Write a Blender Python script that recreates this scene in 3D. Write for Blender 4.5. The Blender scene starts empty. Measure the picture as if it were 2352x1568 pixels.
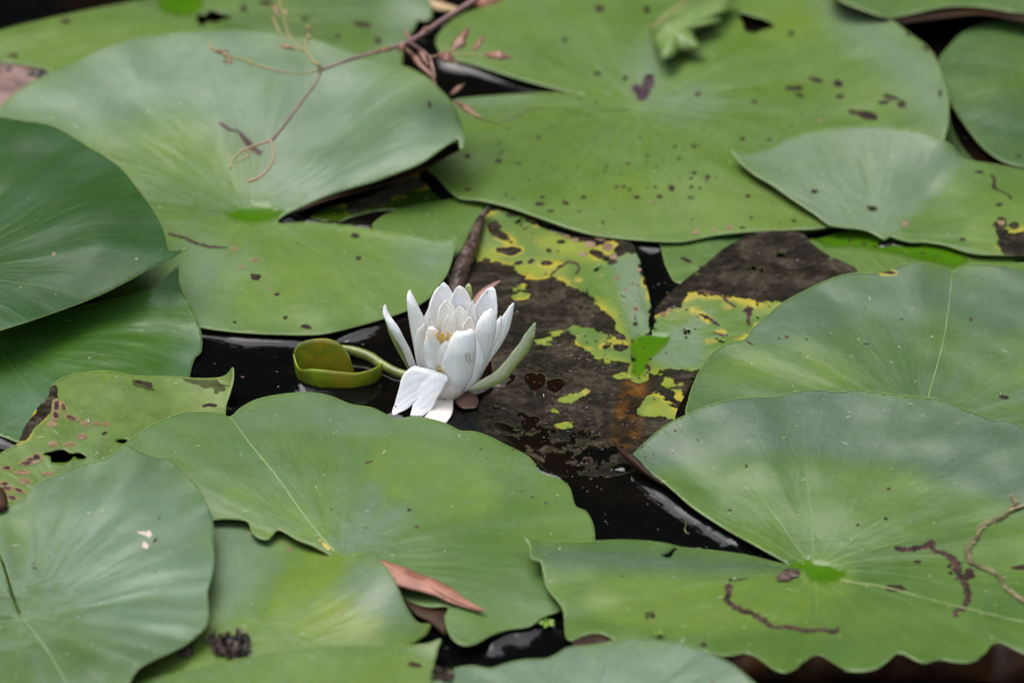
import bpy, math, random
import numpy as np
from mathutils import Vector, noise
from mathutils.geometry import delaunay_2d_cdt
from mathutils.bvhtree import BVHTree
from mathutils.kdtree import KDTree
R = math.radians
scene = bpy.context.scene
COL = scene.collection
random.seed(4); rng = np.random.default_rng(4)

# ------------------------------------------------ camera, sky, sun, exposure
PITCH, DIST, FOC = R(30), 3.0, 216.0
cam_d = bpy.data.cameras.new("camera"); cam = bpy.data.objects.new("camera", cam_d); COL.objects.link(cam)
cam.location = (0, -DIST*math.cos(PITCH), DIST*math.sin(PITCH))
cam.rotation_euler = (math.pi/2-PITCH, 0, 0)
cam_d.lens = FOC; cam_d.sensor_width = 36; cam_d.clip_start = 0.1; cam_d.clip_end = 300
cam_d.dof.use_dof = True; cam_d.dof.focus_distance = 2.93; cam_d.dof.aperture_fstop = 7.0
scene.camera = cam
world = bpy.data.worlds.new("World"); scene.world = world; world.use_nodes = True
nt = world.node_tree; nt.nodes.clear()
sky = nt.nodes.new('ShaderNodeTexSky'); sky.sky_type = 'NISHITA'; sky.sun_disc = False
SUN_EL, SUN_AZ = R(65), R(-42)          # azimuth from +Y towards +X: high beyond the pond, veiled by thin cloud
sky.sun_elevation = SUN_EL; sky.sun_rotation = SUN_AZ
sky.dust_density = 4.0; sky.air_density = 1.0; sky.ozone_density = 1.0
bg = nt.nodes.new('ShaderNodeBackground'); bg.inputs[1].default_value = 0.15
wo = nt.nodes.new('ShaderNodeOutputWorld')
hs = nt.nodes.new('ShaderNodeHueSaturation'); hs.inputs['Saturation'].default_value = 0.45   # thin overcast greys the blue
nt.links.new(sky.outputs[0], hs.inputs['Color']); nt.links.new(hs.outputs[0], bg.inputs[0]); nt.links.new(bg.outputs[0], wo.inputs[0])
sd = bpy.data.lights.new("sun", 'SUN'); sd.energy = 0.6; sd.angle = R(50); sd.color = (1.0, 0.96, 0.9)
so = bpy.data.objects.new("sun", sd); COL.objects.link(so)
sdir = Vector((math.sin(SUN_AZ)*math.cos(SUN_EL), math.cos(SUN_AZ)*math.cos(SUN_EL), math.sin(SUN_EL)))
so.rotation_euler = sdir.to_track_quat('Z', 'Y').to_euler()
scene.view_settings.view_transform = 'Standard'; scene.view_settings.look = 'None'
scene.view_settings.exposure = 1.2; scene.view_settings.gamma = 1.0
scene.view_settings.use_curve_mapping = False

# ------------------------------------------------ tracing helpers: picture grid 2352 x 1568, heights in mm
CAM = np.array(cam.location)
FW = np.array([0, math.cos(PITCH), -math.sin(PITCH)]); RT = np.array([1., 0, 0])
UP = np.array([0, math.sin(PITCH), math.cos(PITCH)]); SC = 36/2352
def rays(u, v):
    u = np.asarray(u, float); v = np.asarray(v, float)
    return FW*FOC + RT*((u-1176)*SC)[..., None] - UP*((v-784)*SC)[..., None]
def at_z(u, v, zmm):
    d = rays(u, v); t = (np.asarray(zmm)*0.001-CAM[2])/d[..., 2]
    return CAM + d*t[..., None]
def at_y(u, v, y):
    d = rays(u, v); t = (np.asarray(y)-CAM[1])/d[..., 1]
    return CAM + d*t[..., None]
def W(u, v, z): return Vector(at_z(u, v, z))

def spline(P, closed=False, n=6):
    P = np.asarray(P, float); N = len(P); out = []
    segs = N if closed else N-1
    for i in range(segs):
        if closed: p0, p1, p2, p3 = P[(i-1) % N], P[i], P[(i+1) % N], P[(i+2) % N]
        else: p0, p1, p2, p3 = P[max(i-1, 0)], P[i], P[i+1], P[min(i+2, N-1)]
        L = np.linalg.norm(p2-p1)+1e-9
        m1 = (p2-p0); m2 = (p3-p1)
        m1 = m1/(np.linalg.norm(p2-p1)+np.linalg.norm(p1-p0)+1e-9)*L
        m2 = m2/(np.linalg.norm(p3-p2)+np.linalg.norm(p2-p1)+1e-9)*L
        for k in range(n):
            t = k/n; t2 = t*t; t3 = t2*t
            out.append((2*t3-3*t2+1)*p1+(t3-2*t2+t)*m1+(-2*t3+3*t2)*p2+(t3-t2)*m2)
    if not closed: out.append(P[-1])
    return np.array(out)
def resample(P, step):
    P = np.vstack([P, P[:1]]); L = np.concatenate([[0], np.cumsum(np.linalg.norm(np.diff(P, axis=0), axis=1))])
    n = max(6, int(L[-1]/step)); s = np.linspace(0, L[-1], n, endpoint=False)
    return np.stack([np.interp(s, L, P[:, k]) for k in range(P.shape[1])], 1)
def tps_fit(A):
    A = np.asarray(A, float); X = A[:, :2]/1000; n = len(A)
    d = np.linalg.norm(X[:, None]-X[None], axis=2); K = np.where(d > 0, d*d*np.log(d+1e-12), 0)
    P = np.hstack([np.ones((n, 1)), X]); M = np.zeros((n+3, n+3)); M[:n, :n] = K+np.eye(n)*1e-3; M[:n, n:] = P; M[n:, :n] = P.T
    return X, np.linalg.solve(M, np.concatenate([A[:, 2], np.zeros(3)]))
def tps_eval(f, Q):
    X, w = f; Q = np.asarray(Q, float)/1000
    d = np.linalg.norm(Q[:, None]-X[None], axis=2); K = np.where(d > 0, d*d*np.log(d+1e-12), 0)
    return K@w[:len(X)] + w[len(X)] + Q@w[len(X)+1:]
def inside(Q, poly):
    x, y = Q[:, 0], Q[:, 1]; r = np.zeros(len(Q), bool); n = len(poly)
    for i in range(n):
        x1, y1 = poly[i]; x2, y2 = poly[(i+1) % n]
        if y1 == y2: continue
        c = ((y1 > y) != (y2 > y)) & (x < (x2-x1)*(y-y1)/(y2-y1)+x1); r ^= c
    return r
def pdist(Q, poly, closed=True):
    n = len(poly); best = np.full(len(Q), 1e9)
    for i in range(n if closed else n-1):
        a = np.asarray(poly[i], float); b = np.asarray(poly[(i+1) % n], float); ab = b-a
        t = np.clip(((Q-a)@ab)/(ab@ab+1e-9), 0, 1)
        best = np.minimum(best, np.linalg.norm(Q-(a+t[:, None]*ab), axis=1))
    return best
def mask(Q, polys, soft):
    m = np.zeros(len(Q))
    for p in polys:
        p = np.asarray(p, float)
        if len(p) == 2 or (p.ndim == 1): continue
        d = pdist(Q, p); s = np.where(inside(Q, p), d, -d)
        m = np.maximum(m, np.clip(0.5+s/(2*soft), 0, 1))
    return m
def ell(u, v, a, b, rot=0, n=14):
    c, s = math.cos(R(rot)), math.sin(R(rot)); o = []
    for k in range(n):
        t = 2*math.pi*k/n; x, y = a*math.cos(t), b*math.sin(t); o.append((u+x*c-y*s, v+x*s+y*c))
    return o

# ------------------------------------------------ object helpers
def tag(o, label=None, cat=None, group=None, kind=None):
    for k, val in (('label', label), ('category', cat), ('group', group), ('kind', kind)):
        if val: o[k] = val
    return o
def obj(name, verts, faces, mats, parent=None, smooth=True, mi=None):
    me = bpy.data.meshes.new(name)
    me.from_pydata([tuple(v) for v in verts], [], [tuple(f) for f in faces])
    for m in (mats if isinstance(mats, (list, tuple)) else [mats]): me.materials.append(m)
    if smooth: me.polygons.foreach_set('use_smooth', [True]*len(me.polygons))
    if mi is not None: me.polygons.foreach_set('material_index', mi)
    me.update()
    o = bpy.data.objects.new(name, me); COL.objects.link(o)
    if parent is not None:
        o.parent = parent; o.matrix_parent_inverse = parent.matrix_world.inverted()
    return o
def empty(name, loc):
    o = bpy.data.objects.new(name, None); COL.objects.link(o); o.location = loc; o.empty_display_size = 0.01
    bpy.context.view_layer.update(); return o
def solid(o, t=0.0004, off=-1, mo=0, mr=0):
    m = o.modifiers.new('s', 'SOLIDIFY'); m.thickness = t; m.offset = off; m.material_offset = mo; m.material_offset_rim = mr
    return o

# ------------------------------------------------ material helpers
class N:
    def __init__(s, name):
        s.m = bpy.data.materials.new(name); s.m.use_nodes = True; s.t = s.m.node_tree; s.t.nodes.clear()
        s.out = s.t.nodes.new('ShaderNodeOutputMaterial'); s.b = s.t.nodes.new('ShaderNodeBsdfPrincipled')
        s.t.links.new(s.b.outputs[0], s.out.inputs[0])
    def set(s, sock, v):
        if hasattr(v, 'is_output'): s.t.links.new(v, sock)
        elif isinstance(v, (tuple, list)) and len(v) == 3 and sock.type == 'RGBA': sock.default_value = (*v, 1)
        else: sock.default_value = v
    def p(s, **k):
        for a, v in k.items(): s.set(s.b.inputs[a.replace('_', ' ')], v)
    def math(s, op, a, b=0.0, c=None, clamp=False):
        n = s.t.nodes.new('ShaderNodeMath'); n.operation = op; n.use_clamp = clamp
        s.set(n.inputs[0], a); s.set(n.inputs[1], b)
        if c is not None: s.set(n.inputs[2], c)
        return n.outputs[0]
    def mix(s, f, a, b, mode='MIX'):
        n = s.t.nodes.new('ShaderNodeMix'); n.data_type = 'RGBA'; n.blend_type = mode; n.clamp_factor = True
        s.set(n.inputs[0], f); s.set(n.inputs[6], a); s.set(n.inputs[7], b); return n.outputs[2]
    def ramp(s, f, lo, hi, a=0.0, b=1.0):
        n = s.t.nodes.new('ShaderNodeMapRange'); n.interpolation_type = 'SMOOTHSTEP'; s.set(n.inputs[0], f)
        n.inputs[1].default_value = lo; n.inputs[2].default_value = hi; n.inputs[3].default_value = a; n.inputs[4].default_value = b
        return n.outputs[0]
    def attr(s, name, vec=False):
        n = s.t.nodes.new('ShaderNodeAttribute'); n.attribute_name = name; return n.outputs[1 if vec else 2]
    def pos(s): 
        n = s.t.nodes.new('ShaderNodeTexCoord'); return n.outputs[3]
    def noise(s, vec, scale, det=4.0, rough=0.55, dist=0.0):
        n = s.t.nodes.new('ShaderNodeTexNoise'); s.set(n.inputs['Vector'], vec); n.inputs['Scale'].default_value = scale
        n.inputs['Detail'].default_value = det; n.inputs['Roughness'].default_value = rough; n.inputs['Distortion'].default_value = dist
        return n.outputs[0]
    def voro(s, vec, scale, rnd=1.0):
        n = s.t.nodes.new('ShaderNodeTexVoronoi'); s.set(n.inputs['Vector'], vec); n.inputs['Scale'].default_value = scale
        n.inputs['Randomness'].default_value = rnd; return n.outputs[0]
    def comb(s, x, y, z):
        n = s.t.nodes.new('ShaderNodeCombineXYZ')
        for i, v in enumerate((x, y, z)): s.set(n.inputs[i], v)
        return n.outputs[0]
    def vadd(s, a, b):
        n = s.t.nodes.new('ShaderNodeVectorMath'); n.operation = 'ADD'; s.set(n.inputs[0], a); s.set(n.inputs[1], b); return n.outputs[0]
    def bump(s, h, dist=0.001, st=1.0):
        n = s.t.nodes.new('ShaderNodeBump'); n.inputs['Strength'].default_value = st; n.inputs['Distance'].default_value = dist
        s.set(n.inputs['Height'], h); s.t.links.new(n.outputs[0], s.b.inputs['Normal'])

def mat_plain(name, col, col2=None, scale=60, rough=0.5, bump=0.0, spec=0.5, bscale=None):
    n = N(name); P = n.pos(); f = n.noise(P, scale, 5)
    n.p(Base_Color=n.mix(n.ramp(f, 0.35, 0.65), col, col2 or col), Roughness=rough)
    n.b.inputs['Specular IOR Level'].default_value = spec
    if bump: n.bump(n.noise(P, bscale or scale*2, 5), bump)
    return n.m

GREEN, YGREEN, WAX_SHEEN = (0.066, 0.124, 0.022), (0.112, 0.170, 0.026), (0.125, 0.170, 0.110)  # last tone: pale wax, also used to paint sky sheen on the pads
def stretch(n, P):
    m = n.t.nodes.new('ShaderNodeVectorMath'); m.operation = 'MULTIPLY'; n.set(m.inputs[0], P); m.inputs[1].default_value = (0.75, 1.15, 1); return m.outputs[0]
def mat_pad(name, seed, green=GREEN, ygreen=YGREEN, wax_sheen=WAX_SHEEN, bl=0.35, rough=0.38, yb=0.0, vein=0.5, spec=0.27, gr=0.35, tan=0.0):
    """waxy pad: green tissue, pale wax streaking away from the stalk, painted sky sheen, yellowing, rot, wet places"""
    n = N(name); P = n.pos(); pol = n.attr('pol', True)
    off = n.comb(seed*3.7, seed*1.3, seed*0.9)
    st = n.noise(n.vadd(pol, off), 2.0, 2.5, 0.5, 0.35)                # radial streaks
    st2 = n.noise(n.vadd(pol, off), 5.5, 3, 0.55, 0.3)
    cl = n.noise(n.vadd(P, off), 16, 4, 0.55)
    fine = n.noise(P, 420, 4, 0.7); mid = n.noise(n.vadd(P, off), 70, 5, 0.6)
    yel, rot, wet, sky_sheen = (n.attr(a) for a in ('yel', 'rot', 'wet', 'sky_sheen'))
    yf = n.math('ADD', n.math('MULTIPLY', n.math('SUBTRACT', cl, 0.5), 2.2), n.math('ADD', yel, yb+n_half(0.3)))
    base = n.mix(n.math('ADD', yf, 0, clamp=True), green, ygreen)
    bf = n.math('MULTIPLY', n.ramp(n.math('ADD', n.math('MULTIPLY', st, 0.6), n.math('MULTIPLY', n.math('ADD', st2, cl), 0.2)), 0.36, 0.64), 1.0)
    bf = n.math('ADD', n.math('MULTIPLY', bf, bl*1.3), n.math('MULTIPLY', sky_sheen, n.math('MULTIPLY_ADD', st, 0.7, 0.55)))  # wax streaks plus traced areas where sky sheen is painted into the colour
    dry = n.math('SUBTRACT', 1.0, wet, clamp=True)
    bf = n.math('MULTIPLY', n.math('MINIMUM', bf, 1.0), dry, clamp=True)
    c = n.mix(bf, base, wax_sheen)
    # veins
    sep = n.t.nodes.new('ShaderNodeSeparateXYZ'); n.set(sep.inputs[0], n.attr('vn', True))
    ang, rad = sep.outputs[0], sep.outputs[1]
    w = n.math('MULTIPLY', n.math('ABSOLUTE', n.math('SINE', n.math('MULTIPLY_ADD', n.math('SUBTRACT', cl, 0.5), 1.6, n.math('MULTIPLY', ang, 8.0)))), rad)
    vn = n.math('MULTIPLY', n.ramp(w, 0.0, 0.055, 1.0, 0.0), n.ramp(rad, 0.02, 0.85, 1.0, 0.12))
    w2 = n.math('MULTIPLY', n.math('ABSOLUTE', n.math('SINE', n.math('MULTIPLY_ADD', n.math('SUBTRACT', cl, 0.5), 4.0, n.math('MULTIPLY', ang, 23.0)))), rad)
    vn2 = n.math('MULTIPLY', n.ramp(w2, 0.0, 0.08, 1.0, 0.0), n.ramp(rad, 0.15, 0.7, 0.0, 0.38))
    va = n.math('MULTIPLY', n.math('ADD', vn, vn2), vein, clamp=True)
    c = n.mix(n.math('MULTIPLY', va, 0.30), c, (0.20, 0.30, 0.13))
    # fine mottling
    c = n.mix(1.0, c, n.mix(fine, (0.76, 0.77, 0.76), (1.2, 1.19, 1.2)), 'MULTIPLY')
    c = n.mix(n.math('MULTIPLY', n.ramp(mid, 0.35, 0.62), gr), c, n.mix(1.0, c, (0.72, 0.74, 0.66), 'MULTIPLY'))
    # small natural freckles
    vo = n.voro(n.vadd(P, off), 130); vk = n.voro(n.vadd(P, off), 55)
    c = n.mix(n.math('MULTIPLY', n.ramp(vo, 0.05, 0.11, 1, 0), n.ramp(mid, 0.52, 0.6)), c, (0.26, 0.34, 0.14))
    c = n.mix(n.math('MULTIPLY', n.ramp(vk, 0.03, 0.06, 1, 0), n.ramp(cl, 0.5, 0.58)), c, (0.05, 0.04, 0.02))
    c = n.mix(n.math('MULTIPLY', wet, 0.9), c, n.mix(mid, (0.014, 0.070, 0.002), (0.080, 0.175, 0.003)))
    c = n.mix(n.math('MULTIPLY', n.ramp(n.attr('edge'), 0.55, 0.95), 0.65), c, (0.26, 0.33, 0.13))
    if tan:
        tv = n.voro(n.vadd(P, off), 62); tz = n.noise(n.vadd(P, off), 24, 3); tw_ = n.math('MULTIPLY_ADD', fine, 0.12, tv)
        c = n.mix(n.math('MULTIPLY', n.ramp(tw_, 0.24, 0.32, 1, 0), n.ramp(tz, 0.50, 0.58)), c, (0.30, 0.24, 0.05))
        c = n.mix(n.math('MULTIPLY', n.ramp(tw_, 0.15, 0.20, 1, 0), n.ramp(tz, 0.50, 0.58)), c, (0.30, 0.17, 0.09))
        c = n.mix(n.math('MULTIPLY', n.ramp(tw_, 0.09, 0.13, 1, 0), n.ramp(tz, 0.56, 0.62)), c, (0.07, 0.035, 0.025))
    # rot
    rn = n.noise(n.vadd(P, off), 95, 7, 0.62, 0.3); rf = n.noise(P, 300, 5, 0.7); patch = n.noise(n.vadd(P, off), 75, 4)
    r = n.math('ADD', rot, n.math('MULTIPLY', n.math('SUBTRACT', rn, 0.5), 1.45)); on = n.ramp(rot, 0.0, 0.04)
    halo = n.math('MULTIPLY', n.math('MULTIPLY', n.ramp(r, 0.10, 0.50), on), n.ramp(n.noise(n.vadd(P, off), 38, 3), 0.47, 0.60, 0.0, 1.0)); rb = n.math('MULTIPLY', n.ramp(r, 0.49, 0.54), on)
    c = n.mix(n.math('MULTIPLY', halo, 0.95), c, n.mix(patch, (0.42, 0.33, 0.02), (0.36, 0.24, 0.05)))
    lay = n.noise(n.vadd(stretch(n, P), off), 48, 8, 0.72, 0.25)
    brown = n.mix(n.ramp(rf, 0.35, 0.68), (0.008, 0.005, 0.003), (0.040, 0.026, 0.017))
    brown = n.mix(n.ramp(lay, 0.46, 0.58), brown, n.mix(n.ramp(rf, 0.42, 0.60), (0.042, 0.028, 0.020), (0.095, 0.072, 0.058)))
    brown = n.mix(n.ramp(lay, 0.38, 0.46, 1.0, 0.0), brown, (0.005, 0.004, 0.004))
    brown = n.mix(n.math('MULTIPLY', n.ramp(n.voro(stretch(n, P), 120), 0.10, 0.20, 0.85, 0.0), n.ramp(rn, 0.45, 0.55)), brown, (0.006, 0.005, 0.005))
    brown = n.mix(n.math('MULTIPLY', n.ramp(n.voro(P, 170), 0.06, 0.12, 0.7, 0.0), n.ramp(lay, 0.4, 0.6)), brown, (0.22, 0.18, 0.16))
    brown = n.mix(n.attr('orange'), brown, n.mix(n.ramp(rn, 0.42, 0.66), (0.012, 0.005, 0.002), (0.20, 0.070, 0.004)))
    c = n.mix(rb, c, brown)
    ro = n.mix(rb, (rough,)*3, n.mix(n.ramp(lay, 0.38, 0.66), (0.07,)*3, (0.42,)*3))
    ro = n.mix(n.math('MULTIPLY', wet, 0.9), ro, (0.10,)*3)
    c = n.mix(1.0, c, (0.88, 0.97, 0.80), 'MULTIPLY')
    n.p(Base_Color=c, Roughness=ro)
    n.b.inputs['Specular IOR Level'].default_value = spec
    h = n.math('MULTIPLY', n.math('ADD', st, n.math('MULTIPLY', st2, 0.22)), 1.5)
    h = n.math('MULTIPLY', h, n.ramp(rad, 0.06, 0.45, 0.22, 1.0))
    h = n.math('ADD', h, n.math('MULTIPLY', va, -0.10))
    h = n.math('ADD', h, n.math('MULTIPLY', mid, 0.22))
    h = n.math('ADD', h, n.math('MULTIPLY', cl, 1.2))
    h = n.math('ADD', h, n.math('MULTIPLY', fine, 0.035))
    h = n.math('ADD', h, n.math('MULTIPLY', rb, n.math('MULTIPLY_ADD', rf, 2.2, n.math('MULTIPLY', lay, 7.0))))
    n.bump(n.math('MULTIPLY', h, dry), 0.0011)
    return n.m
def n_half(x): return x

M_under = mat_plain('pad_underside', (0.012, 0.005, 0.003), (0.038, 0.017, 0.005), 35, 0.55, 0.0006, 0.15)
M_rim = mat_plain('pad_rim', (0.22, 0.30, 0.09), (0.15, 0.20, 0.07), 80, 0.5)
M_rimbrown = mat_plain('pad_rim_brown', (0.12, 0.06, 0.03), (0.20, 0.22, 0.06), 80, 0.5)
M_scar = mat_plain('scar_tissue', (0.012, 0.006, 0.006), (0.065, 0.030, 0.026), 180, 0.6, 0.0012, 0.15)
M_spot = mat_plain('spot_dark', (0.009, 0.006, 0.005), (0.036, 0.018, 0.013), 260, 0.7, 0.0, 0.12)
M_tan = mat_plain('spot_tan', (0.22, 0.155, 0.095), (0.12, 0.070, 0.042), 260, 0.7, 0.0, 0.15)
M_halo = mat_plain('spot_halo', (0.13, 0.145, 0.030), (0.17, 0.13, 0.045), 200, 0.6, 0.0, 0.2)
M_petiole = mat_plain('stalk', (0.20, 0.24, 0.05), (0.11, 0.13, 0.03), 70, 0.35, 0.0004)
M_roll = mat_plain('rolled_brown', (0.012, 0.007, 0.007), (0.085, 0.048, 0.036), 85, 0.33, 0.0045, 0.5, 120)

# ------------------------------------------------ water (built after the pads, needs their floating rims)
RIMS = []      # world points of rims close to the water
PADS = []      # (object, bvh, verts)

def pad(label, outline, anchors, centre, mat, holes=(), yel=(), rot=(), wet=(), sky_sheen=(), orange=(), soft=40, rsoft=40,
        step=5.0, ripple=0.6, nrip=7, rim=None, rag=None, seed=0, flat=None, name='lily_pad', cat='lily pad', parent=None, group='lily pads crowding the pond'):
    out = resample(spline(outline, True, 5), step)
    f = tps_fit(anchors)
    lo, hi = out.min(0), out.max(0)
    gx, gy = np.meshgrid(np.arange(lo[0], hi[0], step), np.arange(lo[1], hi[1], step))
    gx = gx+(np.arange(gx.shape[0]) % 2)[:, None]*step*0.5
    G = np.stack([gx.ravel(), gy.ravel()], 1)
    G = G[(G[:, 0] > -260) & (G[:, 0] < 2620) & (G[:, 1] > -220) & (G[:, 1] < 1790)]
    loops = [out]+[resample(spline(h, True, 4), max(2.0, step*0.5)) for h in holes]
    keep = inside(G, out)&(pdist(G, out) > step*0.55)
    for h in loops[1:]:
        keep &= ~inside(G, h); keep &= pdist(G, h) > step*0.45
    G = G[keep]
    V2 = [Vector(p) for L in loops for p in L]; edges = []; k = 0
    for L in loops:
        n = len(L); edges += [(k+i, k+(i+1) % n) for i in range(n)]; k += n
    nb = len(loops[0])
    V2 += [Vector(p) for p in G]
    vs, _, fs, _, _, _ = delaunay_2d_cdt(V2, edges, [], 1, 1e-4)
    Q = np.array([tuple(v) for v in vs]); F = np.array([list(f_) for f_ in fs if len(f_) == 3])
    cen = Q[F].mean(1); ok = np.ones(len(F), bool)
    for h in loops[1:]: ok &= ~inside(cen, h)
    if rag is not None:      # decayed margin: tissue really missing
        poly, thr = rag
        inp = mask(cen, [poly], 30)
        nz = np.array([noise.fractal(Vector((c[0]*0.022, c[1]*0.04, seed+3.3)), 0.7, 2.2, 5) for c in cen])
        ok &= ~((nz+inp*0.9-0.45) > thr)
    F = F[ok]
    used = np.unique(F); rm = -np.ones(len(Q), int); rm[used] = np.arange(len(used)); Q = Q[used]; F = rm[F]
    # ground-plane polar coordinates about the stalk
    z = tps_eval(f, Q)
    cz = float(tps_eval(f, np.array([centre]))[0]); C0 = at_z(centre[0], centre[1], cz)
    P = at_z(Q[:, 0], Q[:, 1], z); dx, dy = P[:, 0]-C0[0], P[:, 1]-C0[1]
    r = np.hypot(dx, dy); th = np.arctan2(dy, dx); rr = r/0.12
    rp = (np.sin(nrip*th+seed)*0.6+np.sin((nrip*2.3)*th+seed*2.1)*0.4)*np.clip(rr, 0, 1.3)**2
    z = z+ripple*rp+ripple*0.7*(np.sin(Q[:, 0]*0.013+seed)*np.sin(Q[:, 1]*0.021+seed*1.7))
    ug = np.random.default_rng(100+seed)
    for _ in range(7):
        wl, an = ug.uniform(85, 260), ug.uniform(0, math.pi)
        z = z+ripple*0.0012*wl*np.clip(rr, 0.15, 1)*np.sin((Q[:, 0]*math.cos(an)+Q[:, 1]*1.9*math.sin(an))*2*math.pi/wl+ug.uniform(0, 6.28))
    z = np.maximum(z, 0.25)
    P = at_z(Q[:, 0], Q[:, 1], z)
    # orientation up
    a = P[F[:, 1]]-P[F[:, 0]]; b = P[F[:, 2]]-P[F[:, 0]]
    flip = (a[:, 0]*b[:, 1]-a[:, 1]*b[:, 0]) < 0
    F[flip] = F[flip][:, ::-1]
    o = obj(name, P-C0, F, [mat, M_under, rim or M_rim]); o.location = C0
    me = o.data; nv = len(Q)
    def at(nm, arr):
        x = me.attributes.new(nm, 'FLOAT', 'POINT'); x.data.foreach_set('value', np.asarray(arr, np.float32))
    def msk(polys, sft): return mask(Q, polys, sft) if polys else np.zeros(nv)
    at('yel', msk(yel, soft)); at('rot', msk(rot, rsoft)); at('wet', msk(wet, 5)); at('sky_sheen', msk(sky_sheen, soft)); at('orange', msk(orange, 14))
    at('edge', np.clip(1-pdist(Q, out)/(step*0.8), 0, 1))
    x = me.attributes.new('pol', 'FLOAT_VECTOR', 'POINT')
    q = np.minimum(rr, 0.25)/0.25
    x.data.foreach_set('vector', np.stack([np.cos(th)*q*1.6, np.sin(th)*q*1.6, rr*0.8], 1).astype(np.float32).ravel())
    x = me.attributes.new('vn', 'FLOAT_VECTOR', 'POINT')
    x.data.foreach_set('vector', np.stack([th, rr, rr*0], 1).astype(np.float32).ravel())
    solid(o, 0.00045, -1, 1, 2)
    tag(o, label, cat, group)
    PADS.append((o, BVHTree.FromPolygons([Vector(p) for p in P], [tuple(map(int, t)) for t in F])))
    B = out; zb = tps_eval(f, B); Bw = at_z(B[:, 0], B[:, 1], np.maximum(zb, 0.25))
    for p, zz in zip(Bw, zb):
        if zz < 5.2: RIMS.append((p[0], p[1], zz))
    bpy.context.view_layer.update()
    return o
def cast(pd, u, v):
    d = Vector(rays(u, v)).normalized()
    for o, bv in PADS:
        if o is pd:
            h = bv.ray_cast(Vector(CAM), d)
            if h[0] is not None: return h[0], (h[1] if h[1].z > 0 else -h[1])
    return None
def cast_any(u, v):
    d = Vector(rays(u, v)).normalized(); best = None
    for o, bv in PADS:
        h = bv.ray_cast(Vector(CAM), d)
        if h[0] is not None and (best is None or h[3] < best[3]): best = (h[0], h[1] if h[1].z > 0 else -h[1], o, h[3])
    return best
def spots(pd, L, mat, name='leaf_spots', lift=0.00012, jag=0.25, irr=True):
    V, F = [], []
    for s in L:
        u, v, a, b = s[:4]; rot = s[4] if len(s) > 4 else 0
        n = 12 if a > 5 else 8
        ph = random.random()*9; ring = []; okk = True
        c = cast(pd, u, v)
        if c is None: continue
        for (x, y) in ell(u, v, a, b, rot, n):
            k = 1+jag*(random.random()-0.5)*2 if irr else 1
            h = cast(pd, u+(x-u)*k, v+(y-v)*k)
            if h is None: okk = False; break
            ring.append(h[0]+h[1]*lift)
        if not okk: continue
        i0 = len(V); V.append(c[0]+c[1]*(lift*1.6)); V += ring
        F += [(i0, i0+1+k, i0+1+(k+1) % n) for k in range(n)]
    if not V: return
    o = obj(name, V, F, mat); o.parent = pd; o.matrix_parent_inverse = pd.matrix_world.inverted()
    o['kind'] = 'stuff'; return o
def scar(pd, pts, widths, mat, name='scar', lift=0.00015, jag=0.6, h=0.0):
    P = spline(np.array([(p[0], p[1], w) for p, w in zip(pts, widths)], float), False, 9); V, F = [], []
    prev = None
    for i in range(len(P)):
        a = P[max(i-1, 0)]; b = P[min(i+1, len(P)-1)]; t = (b-a)[:2]; t = t/(np.linalg.norm(t)+1e-9); nn = np.array([-t[1], t[0]])
        w = P[i][2]; row = []
        e1 = w*(1+jag*random.uniform(-1, 1)); e2 = w*(1+jag*random.uniform(-1, 1))
        for k in (e1, e1*0.45, 0, -e2*0.45, -e2):
            q = P[i][:2]+nn*k*np.array([1, 0.75]); hh = cast(pd, q[0], q[1])
            if hh is None: row = None; break
            row.append(hh[0]+hh[1]*(lift+(h*(1-abs(k)/(w*1.4))**1 if h else 0)*random.uniform(0.5, 1)))
        if row is None: prev = None; continue
        i0 = len(V); V += row
        if prev is not None: F += [(prev+k, prev+k+1, i0+k+1, i0+k) for k in range(4)]
        prev = i0
    if not F: return
    o = obj(name, V, F, mat); o.parent = pd; o.matrix_parent_inverse = pd.matrix_world.inverted(); return o
def tube(name, pts, rad, mat, parent=None, seg=8, n=6, wob=0.0):
    P = spline(np.array([(*p, r) for p, r in zip(pts, rad)], float), False, n); V, F = [], []
    for i in range(len(P)):
        a = Vector(P[max(i-1, 0)][:3]); b = Vector(P[min(i+1, len(P)-1)][:3]); t = (b-a).normalized()
        x = t.cross(Vector((0.13, 0.2, 1))).normalized(); y = t.cross(x)
        for k in range(seg):
            an = 2*math.pi*k/seg; rr = P[i][3]*(1+wob*random.uniform(-1, 1))
            V.append(Vector(P[i][:3])+(x*math.cos(an)+y*math.sin(an))*rr)
    for i in range(len(P)-1):
        for k in range(seg): F.append((i*seg+k, i*seg+(k+1) % seg, (i+1)*seg+(k+1) % seg, (i+1)*seg+k))
    F.append(tuple(range(seg))[::-1]); F.append(tuple((len(P)-1)*seg+k for k in range(seg)))
    return obj(name, V, F, mat, parent)
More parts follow.
